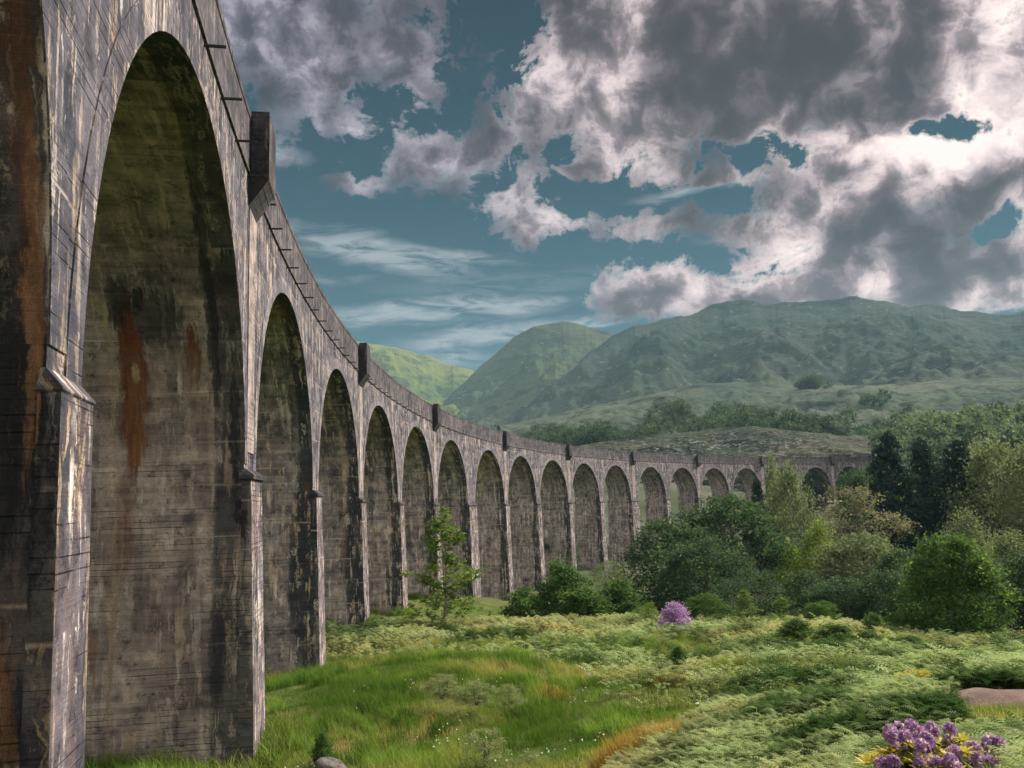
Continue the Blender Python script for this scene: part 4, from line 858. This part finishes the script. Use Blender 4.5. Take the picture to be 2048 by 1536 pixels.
def blades(x, y, z, rs, nb, h, spread, w, lean, tone, yel):
    """tufts of narrow blades: arrays of tuft positions"""
    n = len(x); N = n * nb; X = np.repeat(x, nb) + rs.normal(size=N) * spread; Y = np.repeat(y, nb) + rs.normal(size=N) * spread; Z = np.repeat(z, nb) - .03
    H = np.repeat(h, nb) * rs.uniform(.55, 1.2, N); th = rs.uniform(0, 6.28, N); ln = lean * H * rs.uniform(.1, 1, N); wd = w * rs.uniform(.6, 1.3, N)
    dx, dy = np.cos(th), np.sin(th); pz = rs.uniform(0, 6.28, N); sx_2, sy_2 = np.cos(pz) * wd, np.sin(pz) * wd
    wind = .18 * H
    b0 = np.stack([X - sx_2, Y - sy_2, Z], 1); b1 = np.stack([X + sx_2, Y + sy_2, Z], 1)
    m0 = np.stack([X + dx * ln * .35 - sx_2 * .7 - wind * .4, Y + dy * ln * .35 - sy_2 * .7, Z + H * .6], 1); m1 = m0 + np.stack([sx_2 * 1.4, sy_2 * 1.4, 0 * H], 1)
    tp = np.stack([X + dx * ln - wind, Y + dy * ln, Z + H * .97], 1)
    V = np.stack([b0, b1, m1, tp, m0], 1).reshape(-1, 3); i = np.arange(N) * 5
    F = np.concatenate([np.stack([i, i + 1, i + 2], 1), np.stack([i, i + 2, i + 4], 1), np.stack([i + 4, i + 2, i + 3], 1)])
    c = np.stack([np.repeat(tone, nb) + rs.uniform(-.15, .15, N), np.repeat(yel, nb) + rs.uniform(-.1, .1, N), 0 * H], 1)
    return V, F, np.repeat(np.clip(c, 0, 1), 5, 0)
def grassmat(name, c1, c2, c3, trans=.4):
    mt, t, out = material(name)
    at = t.new('ShaderNodeAttribute'); at.attribute_name = 'Col'; sp = t.new('ShaderNodeSeparateColor'); t.l.new(at.outputs['Color'], sp.inputs[0])
    col = t.mix(sp.outputs[0], c1, c2); col = t.mix(sp.outputs[1], col, c3)
    bs = t.new('ShaderNodeBsdfDiffuse'); t.l.new(col, bs.inputs[0]); tr = t.new('ShaderNodeBsdfTranslucent'); t.l.new(t.mix(1., col, (1.3, 1.35, .8), 'MULTIPLY'), tr.inputs[0])
    mx = t.new('ShaderNodeMixShader'); mx.inputs[0].default_value = trans; t.l.new(bs.outputs[0], mx.inputs[1]); t.l.new(tr.outputs[0], mx.inputs[2]); t.l.new(mx.outputs[0], out.inputs[0]); return mt
G_GRASS = grassmat('grass_blades', (.030, .090, .010), (.19, .29, .055), (.42, .34, .14))
G_RUSH = grassmat('rush_blades', (.26, .15, .035), (.40, .26, .07), (.50, .38, .16))
G_BRAK = grassmat('bracken_fronds', (.045, .095, .025), (.33, .41, .18), (.50, .44, .20), .35)
x, y, z, rs = scatter(85000, 11)
zb = zone(x, y); bk_ = on_bank(x, y, z) & ~(np.hypot(x - PATHC.x, y - PATHC.y) < 2.6); ok = ~on_path(x, y, z, True) & ((rs.rand(len(x)) > zb * .8) & ~(bk_ & (rs.rand(len(x)) < .75))); x, y, z, zb = x[ok], y[ok], z[ok], zb[ok]
nearp = np.clip(1 - np.hypot(x - PATHC.x, y - PATHC.y) / 2.6, 0, 1) * 1.6; tall = (1 - np.clip(nearp, 0, .8)) * np.clip(.45 + 2.2 * fbm(x / 2.6, y / 2.6, 4), .05, 1.3); lush = np.clip(.40 + 2.6 * fbm(x / 5 + 30, y / 5, 4), 0, 1); X_, Y_, _f = project(x, y, z)
lush = np.clip(lush + .45 * ((X_ < 800) & (Y_ < 1440)) - .25 * (X_ > 1250), 0, 1); dry = np.clip(.50 - lush + .8 * fbm(x / 1.7, y / 1.7, 3) + .14 * np.exp(-((X_ - 1180) / 300) ** 2 - ((Y_ - 1440) / 60) ** 2), 0, 1)
x2, y2, z2, rs2 = scatter(12000, 13, 14, 60); zb2 = zone(x2, y2); ok = ~on_path(x2, y2, z2) & ~on_bank(x2, y2, z2) & (rs2.rand(len(x2)) > zb2) & (fbm(x2 / 2.1 + 8, y2 / 2.1, 3) > .02); x2, y2, z2 = x2[ok], y2[ok], z2[ok]
Vt, Ft, ct = blades(x2, y2, z2, rs2, 42, .30 + .30 * rs2.rand(len(x2)), .13, .008, .75, np.clip(1.0 * rs2.rand(len(x2)) + 1.2 * fbm(x2 / 1.5, y2 / 1.5, 3), 0, 1), np.clip(-.1 + 1.5 * fbm(x2 / 3 + 90, y2 / 3, 3) + .3 * rs2.rand(len(x2)), 0, .9))
wx3 = []; rs3 = np.random.RandomState(51)
for i_ in range(1, 6):
    a_, b_ = bays[i_][1], bays[i_ + 1][0]
    for q_ in range(150):
        uu_, oo_ = (a_ - .45 - rs3.rand() * .5, rs3.uniform(-5.6, .6)) if rs3.rand() < .6 else (rs3.uniform(a_ - .5, b_ + .5), .45 + rs3.rand() * .6)
        wx3.append(vp(uu_, oo_, 0)[:2])
wx3 = np.array(wx3); wz3 = gz(wx3[:, 0], wx3[:, 1]); Vw, Fw, cw = blades(wx3[:, 0], wx3[:, 1], wz3, rs3, 26, .25 + .6 * rs3.rand(len(wx3)) ** 2, .16, .014, .9, rs3.rand(len(wx3)), rs3.rand(len(wx3)) * .35)
r = np.hypot(x, y); V, F, c = blades(x, y, z, rs, 9, .10 + .34 * tall * (.4 + .6 * lush), .10, .006 + .00028 * 1.0, .5, .25 + .6 * (1 - lush), dry * .85)
o = mesh('meadow_grass', np.concatenate([V, Vt, Vw]), np.concatenate([F, Ft + len(V), Fw + len(V) + len(Vt)]), G_GRASS, col=np.concatenate([c, ct, cw])); tag(o, 'tufted green and straw coloured meadow grass covering the ground below the viaduct', 'grass', kind='stuff')
# bracken
def fronds(x, y, z, rs, L, tone, yel, per=5, npin=7):
    n = len(x); N = n * per; X = np.repeat(x, per) + rs.normal(size=N) * .06; Y = np.repeat(y, per) + rs.normal(size=N) * .06; Z = np.repeat(z, per) + .0
    LL = np.repeat(L, per) * rs.uniform(.7, 1.2, N); th = rs.uniform(0, 6.28, N); st = LL * rs.uniform(.25, 1.15, N); tilt = rs.uniform(-.25, .55, N)
    d = np.stack([np.cos(th) - .35, np.sin(th), np.zeros(N)], 1); d /= np.linalg.norm(d, axis=1, keepdims=True); s = np.stack([-d[:, 1], d[:, 0], np.zeros(N)], 1); up = np.array([0, 0, 1.])
    base = np.stack([X, Y, Z + st], 1); V = []; 
    pos = lambda f: base + d * (LL * f)[:, None] * .85 + up * (((.30 + tilt) * f - .45 * f * f) * LL)[:, None]
    for k in range(npin):
        f0 = k / npin; f1 = (k + .62) / npin; w = LL * .36 * (1 - f0) ** .8 * (.65 + .35 * min(1, k / 1.5)); P0, P1 = pos(f0), pos(f1)
        for sg in (1, -1):
            tip = P0 + s * (sg * w)[:, None] + d * (w * .28)[:, None] - up * (w * rs.uniform(.05, .35, N))[:, None]
            V.append(np.stack([P0, P1, tip + (P1 - P0) * .30, tip], 1))
    # rachis and stalk
    g0 = np.stack([X, Y, Z - .05], 1); wv = s * .006
    V.append(np.stack([g0 - wv, g0 + wv, base + wv, base - wv], 1)); P1 = pos(1.); V.append(np.stack([base - wv, base + wv, P1 + wv * .3, P1 - wv * .3], 1))
    V = np.stack(V, 1); m_ = V.shape[1]; V = V.reshape(-1, 3); F = np.arange(len(V)).reshape(-1, 4)
    c = np.stack([np.repeat(tone, per) + rs.uniform(-.25, .25, N), np.repeat(yel, per) + rs.uniform(-.12, .12, N), 0 * LL], 1); return V, F, np.repeat(np.clip(c, 0, 1), m_ * 4, 0)
x, y, z, rs = scatter(62000, 23, 12, 64)
zb = zone(x, y); ok = (rs.rand(len(x)) < zb) & ~on_bank(x, y, z) & ~on_path(x, y, z); x, y, z = x[ok], y[ok], z[ok]; tn = .5 + 2.3 * fbm(x / 1.7, y / 1.7, 4)
V, F, c = fronds(x, y, z, rs, .26 + .26 * np.clip(.5 + 1.3 * fbm(x / 2 + 9, y / 2, 3), 0, 1), tn, np.clip(-.02 + 1.1 * fbm(x / 5 + 60, y / 5, 3), 0, .8), 4, 5)
o = mesh('bracken_slope', V, F, G_BRAK, col=c); tag(o, 'pale green bracken covering the hummocky mound up to the crest', 'bracken', kind='stuff')
x, y, z, rs = scatter(170000, 29, 4.5, 25, -8, 34, 1.6)
ok = on_bank(x, y, z) & ~on_path(x, y, z); x, y, z = x[ok], y[ok], z[ok]; rb = np.array([pix(1872, 1536, 7.3).x, pix(1872, 1536, 7.3).y]); ok = (np.hypot(x - rb[0], y - rb[1]) > .62) & ~((np.abs(x / y - rb[0] / rb[1]) < .11) & (y < rb[1])); ok &= (rs.rand(len(x)) < np.clip(.6 + 1.6 * fbm(x, y, 3), .03, 1)); x, y, z = x[ok][:30000], y[ok][:30000], z[ok][:30000]
V, F, c = fronds(x, y, z, rs, .11 + .15 * np.clip(.5 + 1.4 * fbm(x / 1.2, y / 1.2, 3), 0, 1), .42 + 2.3 * fbm(x / 1.1, y / 1.1, 4), np.clip(.05 + .8 * fbm(x / 3 + 60, y / 3, 3), 0, .6), 4, 8)
o = mesh('bracken_bank', V, F, G_BRAK, col=c); tag(o, 'dense windblown bracken on the near bank at lower right', 'bracken', kind='stuff')
print('bank fronds', len(x)); pass
# rush clumps
def rush(px, py, d, wx_, wy_, h, n, lab, mt=G_RUSH, cat='rushes', name='rush_clump'):
    p = pix(px, py, d); x0, y0 = p.x, p.y; rs = np.random.RandomState(int(px)); q = np.sqrt(rs.rand(n)); th = rs.uniform(0, 6.28, n); x = q * np.cos(th) * wx_; y = q * np.sin(th) * wy_
    z = gz(x + x0, y + y0) - g1(x0, y0); V, F, c = blades(x, y, z, rs, 9, np.full(n, h) * (1.15 - .5 * q), .05, .006, .35, rs.rand(n), rs.rand(n) * .5)
    o = mesh(name, V, F, mt, col=c, loc=(x0, y0, g1(x0, y0))); tag(o, lab, cat)
rush(1290, 1550, 17.2, 1.1, .7, .62, 300, 'orange-brown rush clump at the bottom of the meadow beside the bracken bank')
rush(1345, 1360, 29, .7, .7, .5, 110, 'orange rush clump below the small upright dark bush')
rush(1098, 1362, 29.5, .7, .6, .45, 90, 'straw-coloured rush clump in the middle of the meadow')
rush(1480, 1452, 19, .6, .4, .35, 45, 'low orange rush clump at the edge of the bracken bank')
rush(505, 1515, 24.6, .6, .5, .45, 90, 'yellow-green fern tuft at the corner of the great pier', G_GRASS, 'fern', 'fern_tuft')
# boulders
rockm, t, out = material('rock'); geo = t.new('ShaderNodeNewGeometry'); n = t.noise(geo.outputs['Position'], 6, 7, .7); n2 = t.noise(geo.outputs['Position'], 25, 5, .7)
bs = t.new('ShaderNodeBsdfPrincipled'); t.l.new(t.mix(t.ramp(n, .35, .65), (.05, .045, .04), (.19, .165, .15)), bs.inputs['Base Color']); bs.inputs['Roughness'].default_value = .95
bp = t.new('ShaderNodeBump'); bp.inputs['Distance'].default_value = .04; t.l.new(t.m('ADD', n, n2), bp.inputs['Height']); t.l.new(bp.outputs[0], bs.inputs['Normal']); t.l.new(bs.outputs[0], out.inputs[0])
import bmesh
def boulder(px, py, d, sx3, sy3, sz3, seed, lab, rz=0, tilt=0):
    bm = bmesh.new(); bmesh.ops.create_icosphere(bm, subdivisions=4, radius=1); rs = np.random.RandomState(seed)
    pl = rs.normal(size=(9, 3)); pl /= np.linalg.norm(pl, axis=1, keepdims=True); off = rs.uniform(.55, .8, 9)
    for v in bm.verts:
        c = np.array(v.co)
        for n_, o_ in zip(pl, off):
            k = c @ n_ - o_
            if k > 0: c = c - n_ * k * .92
        c = c * (1 + .05 * float(fbm(np.array([c[0] * 3 + seed]), np.array([c[1] * 3 + c[2] * 2]), 4)[0])); v.co = Vector(c * (sx3, sy3, sz3))
    me = bpy.data.meshes.new('boulder'); bm.to_mesh(me); bm.free(); me.materials.append(rockm)
    p = pix(px, py, d); o = bpy.data.objects.new('boulder', me); COL.objects.link(o); o.location = (p.x, p.y, g1(p.x, p.y) + sz3 * .2); o.rotation_euler = (0, tilt, rz); tag(o, lab, 'rock')
boulder(668, 1502, 23.6, .60, .34, .24, 4, 'grey boulder half sunk in the grass at the foot of the great pier', .2, .38)
boulder(735, 1492, 24, .14, .12, .16, 9, 'small pinkish stone to the right of the grey boulder')
boulder(1950, 1374, hit(1950, 1374, 8, 30).y, .30, .2, .13, 12, 'flat stone lying on the bare reddish path')
boulder(540, 1525, 23.4, .14, .12, .09, 15, 'little stone between the great pier and the grey boulder')
# bare earth of the path
pm, t, out = material('bare_earth'); geo = t.new('ShaderNodeNewGeometry'); n = t.noise(geo.outputs['Position'], 2.2, 6, .65); n2 = t.noise(geo.outputs['Position'], 22, 5, .75)
bs = t.new('ShaderNodeBsdfPrincipled'); cc = t.mix(t.ramp(n, .35, .65), (.12, .072, .052), (.21, .13, .095)); cc = t.mix(t.ramp(t.noise(geo.outputs['Position'], 60, 4, .7), .56, .62), cc, (.32, .25, .21)); cc = t.mix(t.ramp(n2, .58, .68), cc, (.27, .185, .145)); cc = t.mix(t.ramp(n2, .42, .32), cc, (.11, .07, .05))
t.l.new(cc, bs.inputs['Base Color']); bs.inputs['Roughness'].default_value = 1
bp = t.new('ShaderNodeBump'); bp.inputs['Distance'].default_value = .05; t.l.new(t.m('ADD', n, n2), bp.inputs['Height']); t.l.new(bp.outputs[0], bs.inputs['Normal']); t.l.new(bs.outputs[0], out.inputs[0])
pc = PATHC; th = np.linspace(0, 2 * math.pi, 65)[:-1]; rr = np.linspace(0, 1, 14)
TH, RQ = np.meshgrid(th, rr, indexing='ij'); wob = 1 + .16 * np.sin(3 * TH + 1) + .09 * np.sin(7 * TH); PX = pc.x + RQ * 1.35 * wob * np.cos(TH); PY = pc.y + RQ * 1.2 * wob * np.sin(TH); PZ = gz(PX, PY) + .045 - np.where(RQ > .9, (RQ - .9) * 2.2, 0)
F = grid_faces(64, 14); m_ = 14; extra = np.stack([np.arange(13) + 63 * m_, np.arange(13) + 1 + 63 * m_, np.arange(13) + 1, np.arange(13)], 1)
o = mesh('path', np.stack([PX, PY, PZ], -1).reshape(-1, 3), np.concatenate([F, extra]), pm, smooth=True); tag(o, kind='structure')
# cotton grass heads
x, y, z, rs = scatter(9000, 77, 18, 40, -20, 20); X_, Y_, _f = project(x, y, z); ok = ((fbm(x / 1.6 + 3, y / 1.6, 3) > .34) & (Y_ > 1380) & (X_ > 560) & (X_ < 1560) & ~on_bank(x, y, z)); x, y, z = x[ok][:110], y[ok][:110], z[ok][:110]
P = np.stack([x, y, z + rs.uniform(.28, .45, len(x))], 1); V, F = leaves(rs, np.repeat(P, 4, 0) + rs.normal(size=(len(P) * 4, 3)) * .008, .035, elong=1.2)
cot, t, out = material('cotton'); _b = t.new('ShaderNodeBsdfDiffuse'); _b.inputs[0].default_value = (.75, .72, .66, 1); t.l.new(_b.outputs[0], out.inputs[0])
o = mesh('cotton_grass', V, F, cot); tag(o, 'white cotton grass heads sprinkled over the boggy middle of the meadow', 'cotton grass', kind='stuff')

# ------------------------------------------------------------------ haze
hm, t, out = material('haze'); pv = t.new('ShaderNodeVolumePrincipled'); pv.inputs['Color'].default_value = (.50, .80, .92, 1); pv.inputs['Density'].default_value = 0.000095; pv.inputs['Anisotropy'].default_value = .0
t.l.new(pv.outputs[0], out.inputs['Volume'])
zlo = min(float(GZ.min()), -40) - 25; zhi = 520; b_ = 4600
hv = [(x_, y_, z_) for x_ in (-b_, b_) for y_ in (-b_, b_) for z_ in (zlo, zhi)]
o = mesh('haze', hv, [(0, 1, 3, 2), (4, 6, 7, 5), (0, 4, 5, 1), (2, 3, 7, 6), (0, 2, 6, 4), (1, 5, 7, 3)], hm); tag(o, kind='stuff'); o['label'] = 'pale blue-green haze filling the glen'
print('objects', len(bpy.data.objects), 'ground z', o2z)
